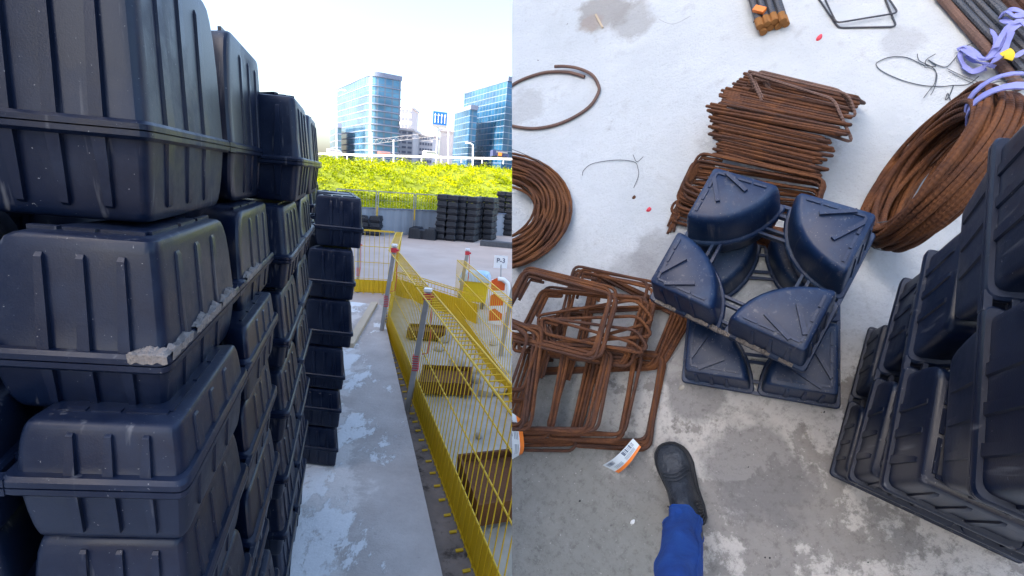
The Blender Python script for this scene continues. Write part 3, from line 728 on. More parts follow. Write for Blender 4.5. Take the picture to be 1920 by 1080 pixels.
# guardrail along the crest
def crestpt(px,py,dist): return LD(px,py,dist)
ga=LD(585,288,24.5); gb=LD(985,299,21.5)
t=thing('guardrail','long white guardrail along the top of the embankment','guardrail',LF,ga)
mb=MB(); mb.bar(ga,gb,.04,.09); obj('rail',mb,M['paleconc'],t,org=ga)
mb=MB()
for i in range(12): p=ga.lerp(gb,i/11); mb.box(p+V((0,.05,-.1)),.05,.05,.26)
obj('posts',mb,M['white'],t,org=ga)

def facade(pts2, z0, z1, floors, paneW, mname, name, parent, org):
    """pts2: plan polyline; UV one pane per unit"""
    mb=MB(); H_=z1-z0; u=0
    for i in range(len(pts2)-1):
        a,b=pts2[i],pts2[i+1]; L=(b-a).length
        mb.uv[len(mb.f)]=[(u/paneW*.5,0),((u+L)/paneW*.5,0),((u+L)/paneW*.5,floors),(u/paneW*.5,floors)]
        mb.add([V((a.x,a.y,z0)),V((b.x,b.y,z0)),V((b.x,b.y,z1)),V((a.x,a.y,z1))],[(0,1,2,3)]); u+=L
    return obj(name,mb,M[mname],parent,org=org,fixn=False)
def tower(label,cpx,cpy,D,lpx,lpy,rpx,rpy,floors,mname,ledges,cornerR=0,back=12,z0=0,long_led=None):
    C0=LD(cpx,cpy,D); zt=C0.z; A=LG(lpx,lpy,zt); B=LG(rpx,rpy,zt)
    C0=V((C0.x,C0.y,0)); A=V((A.x,A.y,0)); B=V((B.x,B.y,0))
    org=V((C0.x,C0.y,z0)); t=thing('office_tower',label,'building',LF,org)
    if cornerR: cc=fillet(C0,A,B,cornerR,6)
    else: cc=[C0]
    pl=[A]+cc+[B]
    bk=A+(B-C0)
    facade(pl+[bk,A],z0,zt,floors,1.6*D/100,mname,'curtain_wall',t,org)
    mb=MB(); ctr=(A+B)/2
    def exp(p,e): d=(p-ctr); return p+d.normalized()*e
    for (f0,hh,e) in ledges:
        z=z0+(zt-z0)*f0
        ring0=[exp(p,e)+V((0,0,z)) for p in pl+[bk]]; ring1=[p+V((0,0,hh)) for p in ring0]; mb.loft([ring0,ring1])
    obj('floor_slab_edges',mb,M['ledge'],t,org=org)
    mb=MB(); mb.loft([[exp(p,D*.004)+V((0,0,zt)) for p in pl+[bk]],[exp(p,D*.004)+V((0,0,zt+D*.009)) for p in pl+[bk]]]); obj('roof',mb,M['ledge'],t,org=org)
    return t
D1=110
tower('blue glass office tower with rounded corner and projecting floor bands',694,141,D1,630,169,752,152,14,'glassA',[(i/14,.28,.35) for i in range(1,11)]+[(11.2/14,.22,.3),(12.6/14,.22,.3)],cornerR=3.0,z0=2.0)
tower('low pale blue glass wing left of the rounded tower',630,239,D1+10,619,245,640,240,6,'glassA',[(i/6,.25,.1) for i in range(1,6)],z0=2)
tower('slanted roofed deep blue glass tower at the right, taller towards the seam',952,152,D1-10,871,176,985,160,16,'glassB',[(i/16,.12,.02) for i in range(1,16)],z0=2)
tower('lower shoulder block of the deep blue glass tower',882,205,D1-8,853,214,895,207,11,'glassB',[(i/11,.12,.02) for i in range(1,11)],z0=2)
def block(label,px0,px1,py,D,floors,win=True,mname='paleconc',name='office_block',bays=8,top=None):
    a=LD(px0,py,D); zt=a.z; b=LD(px1,py,D); z0=2; org=V((a.x,a.y,z0)); t=thing(name,label,'building',LF,org)
    d=V((b.x-a.x,b.y-a.y,0)); L=d.length; d.normalize(); n_=V((-d.y,d.x,0)); z=V((0,0,1))
    mb=MB(); mb.box(V(((a.x+b.x)/2,(a.y+b.y)/2,(z0+zt)/2))+n_*6,L,12,zt-z0,(d,n_,z)); obj('wall',mb,M[mname],t,org=org)
    if win:
        mb=MB(); fh=(zt-z0)/floors
        for f in range(floors):
            for k in range(bays): mb.box(V((a.x,a.y,z0+fh*(f+.55)))+d*(L*(k+.5)/bays)+n_*.0,L/bays*.7,.3,fh*.45,(d,n_,z))
        kind(obj('window_rows',mb,M['darkwin'],t,org=org),'stuff')
    mb=MB(); mb.box(V(((a.x+b.x)/2,(a.y+b.y)/2,zt+.3))+n_*6,L+.8,12.8,.6,(d,n_,z)); obj('roof',mb,M['paleconc'],t,org=org)
    return t
block('pale distant tower with arched top behind the rounded glass tower',746,772,201,170,9,bays=4)
block('grey striped distant office block right of the rounded tower',742,775,243,140,9,bays=3,mname='render')
block('low white distant block with rows of small windows',772,812,252,150,7,bays=8)
block('plain pale slab building left of the deep blue tower',826,850,246,130,4,win=False)
# arched cap on the distant tower
# sign gantry with four arrows
p0=LD(818,300,30); t=thing('road_sign','blue road sign with four white arrows on a tall pole','road sign',LF,p0)
s1=LD(825,222,30); fx=V((.97,.24,0)); fz=V((.24,-.97,0)); z=V((0,0,1))
mb=MB(); mb.box(s1,.86,.05,.78,(fx,-fz,z)); obj('sign_panel',mb,M['signblue'],t,org=p0)
mb=MB(); mb.box(s1-V((0,0,.47)),.86,.05,.15,(fx,-fz,z)); mb.tube([p0-V((0,0,1)),s1+V((-.12,.08,-.4))],.05,8); mb.bar(s1+V((-1.1,.1,-1.25)),s1+V((-.12,.1,-1.0)),.025,.025); mb.bar(s1+V((-1.1,.1,-1.45)),s1+V((-.12,.1,-1.25)),.025,.025); obj('pole',mb,M['galv'],t,org=p0)
mb=MB()
for k in range(4):
    c=s1+fx*(-.3+k*.2)+fz*.04; mb.box(c-z*.06,.045,.02,.46,(fx,-fz,z))
    mb.add([c+fx*-.07+z*.15+fz*.01,c+fx*.07+z*.15+fz*.01,c+z*.29+fz*.01],[(0,1,2)])
obj('arrows',mb,M['white'],t,org=p0)
# overhead line truss and masts
def mast(label,px,pyt,pyb,D,arm=None):
    a=LD(px,pyb,D); b=LD(px+(-1),pyt,D); t=thing('lamp_post',label,'lamp post',LF,a); mb=MB(); mb.tube([a-V((0,0,1)),b],.05,6)
    obj('pole',mb,M['white'],t,org=a)
    if arm:
        mb=MB(); c=LD(px+arm[0],pyt+arm[1],D); mb.tube([b,b.lerp(c,.5)+V((0,0,.05)),c],.035,6); mb.box(c,.35,.12,.08); obj('lamp_head',mb,M['white'],t,org=a)
mast('white pole before the left edge of the rounded glass tower',632,172,292,34,(12,-3))
mast('short white mast before the rounded glass tower',698,248,293,34)
mast('white lamp post before the deep blue glass tower',888,272,296,30,(-10,-4))
mast('white mast at the right side of the rounded tower',739,262,294,34)
mast('grey mast left of the deep blue tower',842,240,296,34)
ta=LD(700,262,33); tb=LD(850,243,33); t=thing('lattice_truss','lattice truss of the overhead line spanning before the buildings','truss',LF,ta)
mb=MB()
for zz in (0,-.28): mb.tube([ta+V((0,0,zz)),tb+V((0,0,zz))],.012,5)
for i in range(24): mb.tube([ta.lerp(tb,i/24)+V((0,0,0 if i%2 else -.28)),ta.lerp(tb,(i+1)/24)+V((0,0,-.28 if i%2 else 0))],.008,4)
obj('lattice',mb,M['galv'],t,org=ta)
# small vehicles on the crest road
def van(label,px,py,D,L,H_,matl,cat='van'):
    c=LD(px,py,D); t=thing('parked_'+cat.replace(' ','_'),label,cat,LF,c); x=V((.97,.24,0)); y=V((-.24,.97,0)); z=V((0,0,1)); mb=MB()
    prof=[(-.5,.12),(.42,.12),(.5,.2),(.5,.5),(.42,.62),(.34,1),(-.47,1),(-.5,.9)]
    mb.loft([[c+x*a*L+z*b*H_+y*s*.8*(.94 if b>.7 else 1) for a,b in prof] for s in (-.5,.5)]); obj('body',mb,matl,t,org=c)
    for s in (-.3,.3):
        w_=MB(); q=c+x*s*L+z*.12*H_; ring=[[q+y*k*.84+x*math.cos(a*.5236)*.16*H_+z*math.sin(a*.5236)*.16*H_ for a in range(12)] for k in (-.5,.5)]; w_.loft(ring); obj('wheel',w_,M['sole'],t,org=c)
    mb=MB(); mb.box(c+x*.05*L+z*.75*H_-y*.4,L*.7,.02,H_*.25,(x,y,z)); obj('window',mb,M['darkwin'],t,org=c)
    return t,c,x,y
t,c,x,y=van('dark van with an orange panel on the crest road by the seam',936,296,25,.85,.36,M['navy'])
mb=MB(); mb.box(c+x*-.05+V((0,0,.16))-y*.41,.2,.02,.16,(x,y,V((0,0,1)))); obj('orange_panel',mb,M['orange'],t,org=c)
van('white van on the crest road left of the sign pole',806,294,27,.8,.3,M['white'])
van('reddish car on the crest road below the rounded tower',722,292,27,.8,.2,mat('pale_red_paint',(.55,.2,.18),.4),'car')
van('white van on the crest road beside the void former stack',628,290,27,.8,.27,M['white'])
# unseen building added left of the yard, behind the stacks, to block the sun
org=V((-8,0,-.1)); t=thing('shade_building','unseen long grey rendered building added left of the yard to shade it','building',LF,org)
mb=MB(); mb.box((-12,0,4.7),8,22,9.6); obj('wall',mb,M['render'],t,org=org)
for k in range(7):
    for f in range(3): mb=MB(); mb.box((-8.0,-9+k*3,1.6+f*3),.1,1.6,1.4); obj('window',mb,M['darkwin'],t,org=org)
mb=MB(); mb.box((-12,0,9.62),8.4,22.4,.24); obj('roof',mb,M['ledge'],t,org=org)

# ================================================================== THE TILTED SLAB (right)
mb=MB()
def cx(p): return (p[0],p[1])
# outline on the slab: starts at the seam plane
c0=RG(960,-70); c1=RG(2080,-70); c2_=RG(2080,1180); c3_=RG(960,1180)
mb.prism([cx(c0),cx(c1),cx(c2_),cx(c3_)],-.14,0)
slab=kind(obj('concrete_slab',mb,M['slab'],frame=RF),'structure')

def rpath(pxs,h=0.0,sub=6,closed=False):
    P=[]
    for p in pxs:
        P.append(RG(p[0],p[1],p[2] if len(p)>2 else h))
    out=[]; n=len(P)
    for i in range(n if closed else n-1):
        p1,p2=P[i],P[(i+1)%n]
        p0=P[i-1] if (i>0 or closed) else p1; p3=P[(i+2)%n] if (i+2<n or closed) else p2
        for k in range(sub):
            t=k/sub; out.append(.5*((2*p1)+(p2-p0)*t+(2*p0-5*p1+4*p2-p3)*t*t+(3*p1-p0-3*p2+p3)*t**3))
    if not closed: out.append(P[-1])
    return out
def ctr(ps):
    s_=V((0,0,0))
    for p in ps: s_+=p
    return s_/len(ps)
# --- single ring
ring=[(1096,144),(1080,139),(1060,135),(1022,136),(985,147),(960,160),(938,178),(928,205),(940,228),(960,236),(997,241),(1035,236),(1072,222),(1105,200),(1122,175),(1122,160),(1110,142),(1085,131),(1060,128),(1042,129)]
pp=rpath(ring,.008); 
for i,p in enumerate(pp): p.z=.008+ (.012*max(0,i-80)/30)
mb=MB(); mb.tube(pp,.0065,8); o=obj('rebar_hoop',mb,M['rebar_old'],frame=RF,org=ctr(pp)); tag(o,'single brown grey rebar hoop with overlapping ends on the pale concrete','rebar hoop'); seam_cut(o,1)
# --- flat coil at the left
t=thing('rebar_coil','flat coil of rusty rebar lying at the left edge of the slab','rebar coil',RF,RG(1000,400))
org=RG(1000,400); mb=MB(); rr_=random.Random(5)
for k in range(46):
    f=k/45; sx=72+72*f+rr_.uniform(-5,5); sy=62+ 44*f+rr_.uniform(-4,4); cxp=928+rr_.uniform(-6,6)+4*math.sin(k); cyp=398+rr_.uniform(-5,5); hh=.006+ .055*rr_.random()+ .02*math.sin(k*.9)
    if k in (9,10): sx+=7
    pts=[(cxp+sx*math.cos(a/36*6.283)-(10*math.sin(a/36*6.283)),cyp+sy*math.sin(a/36*6.283)+6*math.cos(a/36*6.283+k),max(.006,hh+.012*math.sin(a/36*6.283*2+k))) for a in range(36)]
    mb.tube([RG(*p) for p in pts],.0050,7,closed=True)
o=obj('rebar_loops',mb,M['rebar'],t,org=org); seam_cut(o,1)
mb=MB(); mb.tube(rpath([(955,278,.03),(985,290,.05),(1010,303,.05),(1022,316,.05)],.0),.0015,5); o=obj('tie_wire',mb,M['darkmetal'],t,org=org); seam_cut(o,1)

# --- leaning coil at the right
Pl=RG(1650,452,.03); Ph=RG(1905,180,.30); Pa=RG(1742,285,.06); Pb=RG(1800,385,.36)
Cc=(Pl+Ph)*.5; e1_=(Ph-Pl)*.5; e2_=(Pb-Pa)*.5; e2_-= e1_.normalized()*e2_.dot(e1_.normalized())
nn=e1_.cross(e2_).normalized()
if nn.z<0: nn=-nn
org=Cc; t=thing('rebar_coil','thick rusty rebar coil leaning against the right stack, strapped with lilac webbing','rebar coil',RF,org)
mb=MB(); rr_=random.Random(11)
for k in range(36):
    row=k%5; lay=k//5; f=1.0-.045*lay-.008*rr_.random(); off=-.005+.0155*row+rr_.uniform(-.004,.004); dx=e1_*rr_.uniform(-.012,.012)+e2_*rr_.uniform(-.04,.04)+e2_*.035*lay; ph=rr_.uniform(0,6)
    pts=[]
    for a in range(64):
        th=a/64*6.283; wob=1+.006*math.sin(th*3+ph)
        q_=Cc+dx+(e1_*math.cos(th)+e2_*math.sin(th))*f*wob+nn*(off+.008*math.sin(th*2+ph)); q_.z=max(q_.z,.009+.004*row); pts.append(q_)
    mb.tube(pts,.0062,8,closed=True)
obj('rebar_loops',mb,M['rebar'],t,org=org)
def strap_ring(center, ax1, ax2, width_dir, wd, th, name, parent, org, n=24):
    mb=MB(); rings=[]
    for k,(s_,e) in enumerate(((-1,0),(1,0),(1,1),(-1,1),(-1,0))):
        rings.append([center+(ax1*math.cos(i/n*6.283)+ax2*math.sin(i/n*6.283))*(1+e*th)+width_dir*s_*wd*(1+.15*math.sin(i*1.3)) for i in range(n)])
    for i in range(4):
        mb.loft([rings[i],rings[i+1]],False,False)
    return obj(name,mb,M['purple'],parent,org=org)
tp=Cc+(e1_*math.cos(.35)+e2_*math.sin(.35))*.9; tg=(-e1_*math.sin(.35)+e2_*math.cos(.35)).normalized(); ra=(tp-Cc).normalized(); 
strap_ring(tp+nn*.008,ra*.062,nn*.062,tg,.013,.05,'strap',t,org)
tp=Cc+(e1_*math.cos(.05)+e2_*math.sin(.05))*.9; tg=(-e1_*math.sin(.05)+e2_*math.cos(.05)).normalized(); ra=(tp-Cc).normalized()
strap_ring(tp+nn*.008,ra*.062,nn*.062,tg,.013,.05,'strap',t,org)
mb=MB()
for q in (2.7,3.9):
    mb=MB()
    tp=Cc+(e1_*math.cos(q)+e2_*math.sin(q))*.87+nn*.022; ra=(tp-Cc).normalized(); r1_=(e1_*math.cos(q)+e2_*math.sin(q)).length*.16+.006; mb.tube([tp+(ra*math.cos(i/12*6.283)*r1_+nn*math.sin(i/12*6.283)*.042) for i in range(12)],.0014,5,closed=True)
    obj('tie_wire',mb,M['darkmetal'],t,org=org)

# --- stirrups
def rounded_loop(cs,r=.022,m=4):
    n=len(cs); out=[]
    for i in range(n):
        out+=fillet(cs[i],cs[i-1],cs[(i+1)%n],r,m)
    return out
def stirrup(cs,label,group,matl,rad=.0048,r=.022,cut=False):
    c=ctr(cs); mb=MB(); lp=rounded_loop(cs,r)
    # overlapping hooked ends
    a,b=cs[0],cs[1]; dn=(b-a).normalized(); d2=(cs[-1]-a).normalized()
    mb.tube(lp,rad,6,closed=True)
    up=(b-a).cross(cs[-1]-a).normalized()*rad*1.7
    mb.tube([a+d2*.09+up+dn*rad*2,a+d2*.03+up+dn*rad*2,a+dn*.012+d2*.012+up,a+dn*.06+up+d2*rad*2],rad,6)
    o=obj('rebar_stirrup',mb,matl,frame=RF,org=c); tag(o,label,'stirrup',group)
    if cut: seam_cut(o,1)
    return o
rs=random.Random(21)
mats=[M['rebar'],M['rebar'],M['rebar_dark']]
# top bundle: rectangles seen nearly edge on
N=44
for k in range(N):
    f=k/(N-1)
    # left end and right end of the upper long edge in the picture
    lx=1402-70*min(1,f*2.3)+ (8 if f>.5 else 0)+rs.uniform(-13,13)+(30 if .12<f<.2 else 0); ly=136+ 152*f+rs.uniform(-3,3)
    rx_=1590-55*f+rs.uniform(-16,16)+ (12 if f<.5 else -2); ry_=182+150*f+rs.uniform(-4,4)
    ht=.05+.10*(1-abs(f-.45)); A=RG(lx,ly,ht+.05); B=RG(rx_,ry_,ht+.05)
    # short side falls nearly along the sight line
    view=(B-V((0,0,HR))); view=(ctr([A,B])-V((0,0,HR))).normalized()
    tilt=(view + V((rs.uniform(-.05,.05),rs.uniform(-.08,.02)-(0.16 if k<3 else 0),0))).normalized()
    s_=min(.155,(ht+.042)/abs(tilt.z)); C=B+tilt*s_; D_=A+tilt*s_
    stirrup([A,B,C,D_],'rusty stirrup in the upper bundle standing on edge behind the blue black crates','stirrups standing in the upper bundle',mats[k%3],r=.02)
for k,(a_,b_,c_,d_) in enumerate([((1400,132),(1590,176),(1607,221),(1418,175)),((1420,132),(1577,170),(1600,205),(1440,168)),((1404,136),(1563,186),(1600,268),(1440,215))]):
    stirrup([RG(*a_,.2),RG(*b_,.2),RG(*c_,.17),RG(*d_,.17)],'thin grey brown stirrup sticking out of the far end of the upper bundle','stirrups sticking out of the upper bundle',M['rebar_old'],rad=.004,r=.02)
# bundle behind / under the crates
for k in range(20):
    f=k/19; j=lambda s: rs.uniform(-s,s)
    a_=(1316-52*f+j(8),282+112*f+j(6)); b_=(1552-30*f+j(8),334+66*f+j(5)); c_=(1510-15*f+j(6),455+20*f+j(5)); d_=(1285-30*f+j(5),345+70*f+j(6)); h=.15-.13*f
    stirrup([RG(*a_,h),RG(*b_,h),RG(*c_,h*.7),RG(*d_,h*.7)],'rusty stirrup in the middle bundle partly under the blue black crates','stirrups in the middle bundle',mats[k%3])
for k in range(12):
    j=lambda s: rs.uniform(-s,s); x0=1440+k*3
    stirrup([RG(x0+j(4),425+k*5,.09),RG(x0+62+j(4),435+k*5,.09),RG(x0+58+j(4),470+k*4,.02),RG(x0-4+j(4),462+k*4,.02)],'rusty stirrup seen through the hole between the crates','stirrups seen through the crate hole',mats[k%3],r=.015)
# lower left: upper group
def group(n,q0,q1,h0,h1_,label,grp,jt=6,r=.026,cut=True):
    for k in range(n):
        f=k/max(1,n-1); nc=max(1,round(n/5)); f=f*.25+.75*(int(f*nc*.999)/max(1,nc-1) if nc>1 else f); cs=[]; jx,jy=rs.uniform(-jt,jt),rs.uniform(-jt,jt)
        for a_,b_ in zip(q0,q1):
            h=h0+(h1_-h0)*f+ ((a_[2]*(1-f)+b_[2]*f) if len(a_)>2 else 0)
            cs.append(RG(a_[0]*(1-f)+b_[0]*f+jx+rs.uniform(-5,5), a_[1]*(1-f)+b_[1]*f+jy+rs.uniform(-5,5), max(.006,h+rs.uniform(-.004,.004))))
        stirrup(cs,label,grp,mats[(k)%3],rad=.0052,r=r*rs.uniform(.85,1.15),cut=cut)
group(9,[(1130,510),(1292,600),(1246,690),(1090,672)],[(1080,503),(1225,530),(1196,660),(1050,640)],.01,.08,'rusty stirrup at the back of the upper left pile beside the crates','stirrups at the back of the left piles',7)
group(15,[(1060,585),(1280,575),(1235,690),(1005,695)],[(985,503),(1150,548),(1115,672),(925,620)],.01,.17,'rusty stirrup in the upper left pile below the flat coil','stirrups in the upper left pile',7)
group(16,[(1125,660),(1250,668),(1220,836),(1075,828)],[(1015,648),(1140,655),(1105,805),(975,800)],.01,.12,'rusty stirrup in the lower right pile nearest the white tag','stirrups in the pile nearest the tag',7)
group(15,[(1010,655),(1120,672),(1078,836),(945,834)],[(890,600),(1005,612),(985,795),(845,790)],.02,.17,'rusty stirrup in the lower left pile at the slab edge','stirrups in the lower left pile',8)
group(6,[(900,600),(1040,620),(1000,760),(850,740)],[(880,560),(985,635),(955,720),(850,700)],.12,.2,'rusty stirrup lying askew on top of the lower left pile','stirrups lying askew on the lower left pile',8)
group(4,[(1000,600),(1190,568),(1225,610),(1040,655)],[(1015,590),(1195,640),(1210,668),(1020,625)],.10,.14,'loose bent stirrup bridging the upper left pile','stirrups bridging the left piles',6)
# two loose thin stirrups at the top
def thin_loop(pxs,label):
    cs=[RG(*p) for p in pxs]; c=ctr(cs); mb=MB(); mb.tube(rounded_loop(cs,.015),.0030,6,closed=True); tag(obj('rebar_stirrup',mb,M['rebar_grey'],frame=RF,org=c),label,'stirrup')
thin_loop([(1545,-5,.012),(1655,-20,.012),(1684,24,.012),(1568,43,.012)],'upper of two thin grey stirrups lying loose at the top edge')
thin_loop([(1530,-10,.004),(1650,-25,.004),(1681,50,.004),(1572,52,.004)],'lower of two thin grey stirrups lying loose at the top edge')
# --- rebar bundle with square ends
org=RG(1440,30,0); t=thing('rebar_bundle','short bundle of blue grey bars with orange rusty sawn ends','rebar bundle',RF,org)
endp=RG(1452,58,.0); far=RG(1420,-45,.0); dr=(far-endp).normalized(); sd=V((0,0,1)).cross(dr).normalized()
for k in range(8):
    row=k//4; off=sd*((k%4-1.5)*.0235+(.010 if row else 0))+V((0,0,.012+row*.021))
    a=endp+off+dr*rs.uniform(-.008,.01); b=far+off; mb=MB(); mb.tube([a,b],.0115,8); bo=obj('bar',mb,M['rebar_grey'],t,org=org)
    m2=MB(); m2.tube([a-dr*.001,a+dr*.035],.0125,8); obj('rusty_end',m2,M['rustend'],bo,org=org)
mb=MB(); q=RG(1424,18,.05); mb.box(q,.022,.04,.012); obj('orange_cap',mb,M['orange'],t,org=org)
mb=MB(); mb.tube([q,RG(1418,32,.03),RG(1413,42,.004)],.002,5); obj('wire_tail',mb,M['darkmetal'],t,org=org)
# --- bars top right
def longbar(a,b,rad,matl,label,name='rebar_bar',h=.015,n=1,spread=0,cat='rebar',rows=1):
    A=RG(*a,h); B=RG(*b,h); org=A; d=(B-A).normalized(); sd=V((0,0,1)).cross(d).normalized()
    if n==1:
        mb=MB(); mb.tube([A,A.lerp(B,.5),B],rad,10); tag(obj(name,mb,matl,frame=RF,org=org),label,cat); return
    t=thing(name,label,cat,RF,org)
    for k in range(n):
        off=sd*((k%(n//rows))-(n//rows)/2)*spread+V((0,0,(k//(n//rows))*spread*.9)); mb=MB(); mb.tube([A+off,A.lerp(B,.5)+off+sd*rs.uniform(-.004,.004),B+off],rad,8); obj('bar',mb,matl,t,org=org)
longbar((1735,-40),(1915,165),.013,M['rebar_old'],'single brown bar running diagonally under the lilac straps',cat='steel bar')
longbar((1770,-60),(1955,130),.0085,M['rebar_grey'],'bundle of dark grey ribbed bars right of the brown bar','rebar_bundle',n=10,spread=.017,cat='rebar bundle',rows=2)
longbar((1870,-60),(1990,60),.011,M['rebar_dark'],'bundle of dark bars in the top right corner','rebar_bundle',n=10,spread=.022,cat='rebar bundle',rows=2)
a=RG(1822,-50,.02); b=RG(1990,110,.02); mb=MB(); mb.bar(a,b,.06,.03); tag(obj('timber_bearer',mb,M['wood'],frame=RF,org=a),'pale timber bearer between the dark bar bundles at top right','timber')
# lilac straps
def ribbon(pxs,wd,label,cut=False,matl=None,group=None,name='lilac_strap'):
    P=rpath(pxs,0,6); mb=MB(); L1=[];L2=[];L3=[];L4=[]; c=ctr(P)
    for i,p in enumerate(P):
        d=(P[min(i+1,len(P)-1)]-P[max(i-1,0)]).normalized(); s_=d.cross(V((.5*math.sin(i*.43+len(pxs)),.4*math.cos(i*.31),1))).normalized()
        L1.append(p+s_*wd/2); L2.append(p-s_*wd/2); n_=s_.cross(d)*.0025; L3.append(p-s_*wd/2+n_); L4.append(p+s_*wd/2+n_)
    mb.loft([L1,L2,L3,L4,L1],False,False,False)
    o=obj(name,mb,matl or M['purple'],frame=RF,org=c); return tag(o,label,'strap',group)
g_='lilac straps tangled round the bars'
for pxs,wd in (([(1800,90,.01),(1815,98,.03),(1835,112,.04),(1852,110,.05),(1870,92,.06),(1884,72,.07),(1900,54,.08),(1925,40,.08)],.013),
              ([(1795,94,.01),(1808,88,.02),(1828,98,.03),(1842,110,.045),(1868,104,.055),(1888,90,.06)],.011),
              ([(1808,126,.01),(1822,134,.02),(1842,128,.03),(1862,116,.05),(1880,100,.06),(1888,80,.07),(1896,60,.08)],.015),
              ([(1836,58,.02),(1850,54,.03),(1864,66,.04),(1866,84,.05),(1858,100,.04),(1846,112,.02)],.010),
              ([(1803,96,.01),(1800,110,.01),(1812,128,.01),(1832,136,.01),(1850,130,.02)],.012),
              ([(1812,104,.01),(1826,116,.015),(1846,120,.02),(1866,126,.02)],.010),
              ([(1868,90,.07),(1876,70,.075),(1888,52,.08),(1904,42,.085)],.012),
              ([(1886,98,.05),(1902,106,.06),(1918,98,.06),(1940,96,.06)],.013),
              ([(1876,30,.06),(1888,24,.08),(1902,30,.085),(1930,26,.08)],.015),([(1880,36,.06),(1896,44,.08),(1915,40,.085),(1935,52,.08)],.015),([(1884,24,.05),(1900,18,.07),(1930,30,.06)],.012)):
    ribbon(pxs,wd,'lilac webbing strap tangled over the diagonal bars at top right',group=g_)
ribbon([(1884,96,.075),(1892,103,.078),(1889,112,.076)],.022,'small yellow tag knotted into the lilac straps',matl=M['yellow_bright'],name='yellow_tag')
# wires
def wire(pxs,label,rad=.0016,matl='darkmetal',closed=False,cut=False,h=.004,group=None):
    P=rpath(pxs,h,6,closed); mb=MB(); mb.tube(P,rad*.62,5,closed=closed); return tag(obj('tie_wire',mb,M[matl],frame=RF,org=ctr(P)),label,'wire',group)
wire([(1092,329),(1094,320),(1108,308),(1135,302),(1165,300),(1190,304),(1196,315),(1197,330),(1188,352)],'curved thin wire lying alone on the pale concrete left of the bundle',.0018)
wire([(1187,290),(1194,303),(1206,294)],'tiny forked wire end crossing the curved wire',.0018)
wire([(1735,124),(1700,108),(1670,107),(1648,115),(1643,122),(1655,134),(1690,150),(1730,160),(1765,162),(1787,160),(1815,158),(1835,143)],'long looped grey wire lying left of the lilac straps',.0022)
wire([(1720,101),(1724,114),(1745,124),(1755,135),(1753,155),(1742,170),(1732,183)],'thin double bent wire crossing the looped wire',.0016)
wire([(1733,126),(1750,130),(1757,142),(1752,165),(1745,178)],'second thin wire running beside the double bent one',.0014)
wire([(1754,101),(1737,112),(1737,122),(1755,124),(1740,112),(1758,122),(1775,125),(1790,110),(1808,88),(1840,76)],'knotted dark wire leading under the lilac straps',.002)
wire([(1775,128),(1800,140),(1825,150),(1850,160),(1830,158),(1800,145),(1778,133)],'faint grey wire strands beside the knotted dark wire',.0014)
wire([(1788,160),(1780,180),(1773,187),(1777,175),(1782,188)],'hooked dark wire end below the looped wire',.0022)
wire([(1838,168,.02),(1850,150,.08),(1880,140,.1),(1935,126,.1)],'upper dark wire arching over the leaning coil',.0018)
wire([(1842,168,.02),(1860,156,.08),(1890,150,.1),(1935,140,.1)],'lower dark wire arching over the leaning coil',.0018)
wire([(1235,36),(1262,45),(1295,30)],'faint thin wire near the top stain',.0009,'galv')
# scraps
def scrap(px,py,s_,matl,label,name='plastic_scrap'):
    c=RG(px,py,.0); mb=MB(); bm=bmesh.new(); bmesh.ops.create_icosphere(bm,subdivisions=2,radius=s_)
    mb.add([c+V((v.co.x*(1+.6*noise.noise(v.co*90+c)),v.co.y*.7,abs(v.co.z)*.7)) for v in bm.verts],[tuple(x.index for x in f.verts) for f in bm.faces]); bm.free()
    tag(obj(name,mb,matl,frame=RF,org=c),label,'scrap')
scrap(1217,393,.0105,M['redbit'],'small bright red scrap left of the crates')
scrap(1536,71,.011,M['redbit'],'small red scrap below the rebar bundle')
scrap(1189,370,.0085,M['rebar'],'small brown stone chip above the bright red scrap','stone_chip')
scrap(1278,727,.010,M['rock'],'small grey chip below the crates','stone_chip')
scrap(1222,806,.007,M['sole'],'tiny black crumb above the boot toe','stone_chip')
scrap(1186,979,.0075,M['white'],'small white chip left of the boot','stone_chip')
rb=random.Random(9)
for k in range(26):
    scrap(rb.uniform(975,1900),rb.uniform(760,1070),rb.uniform(.0015,.004),M['rock'] if k%3 else M['sole'],'tiny grit crumb on the dirty concrete round the boot','grit_crumb')
for o in COL.objects:
    if o.name.startswith('grit_crumb'): o['group']='grit crumbs round the boot'
c=RG(1122,36,.004); mb=MB(); mb.bar(RG(1117,27,.004),RG(1130,52,.004),.008,.005); tag(obj('wood_splinter',mb,M['wood'],frame=RF,org=c),'pale wood splinter lying on the brown stain at the far side','splinter')
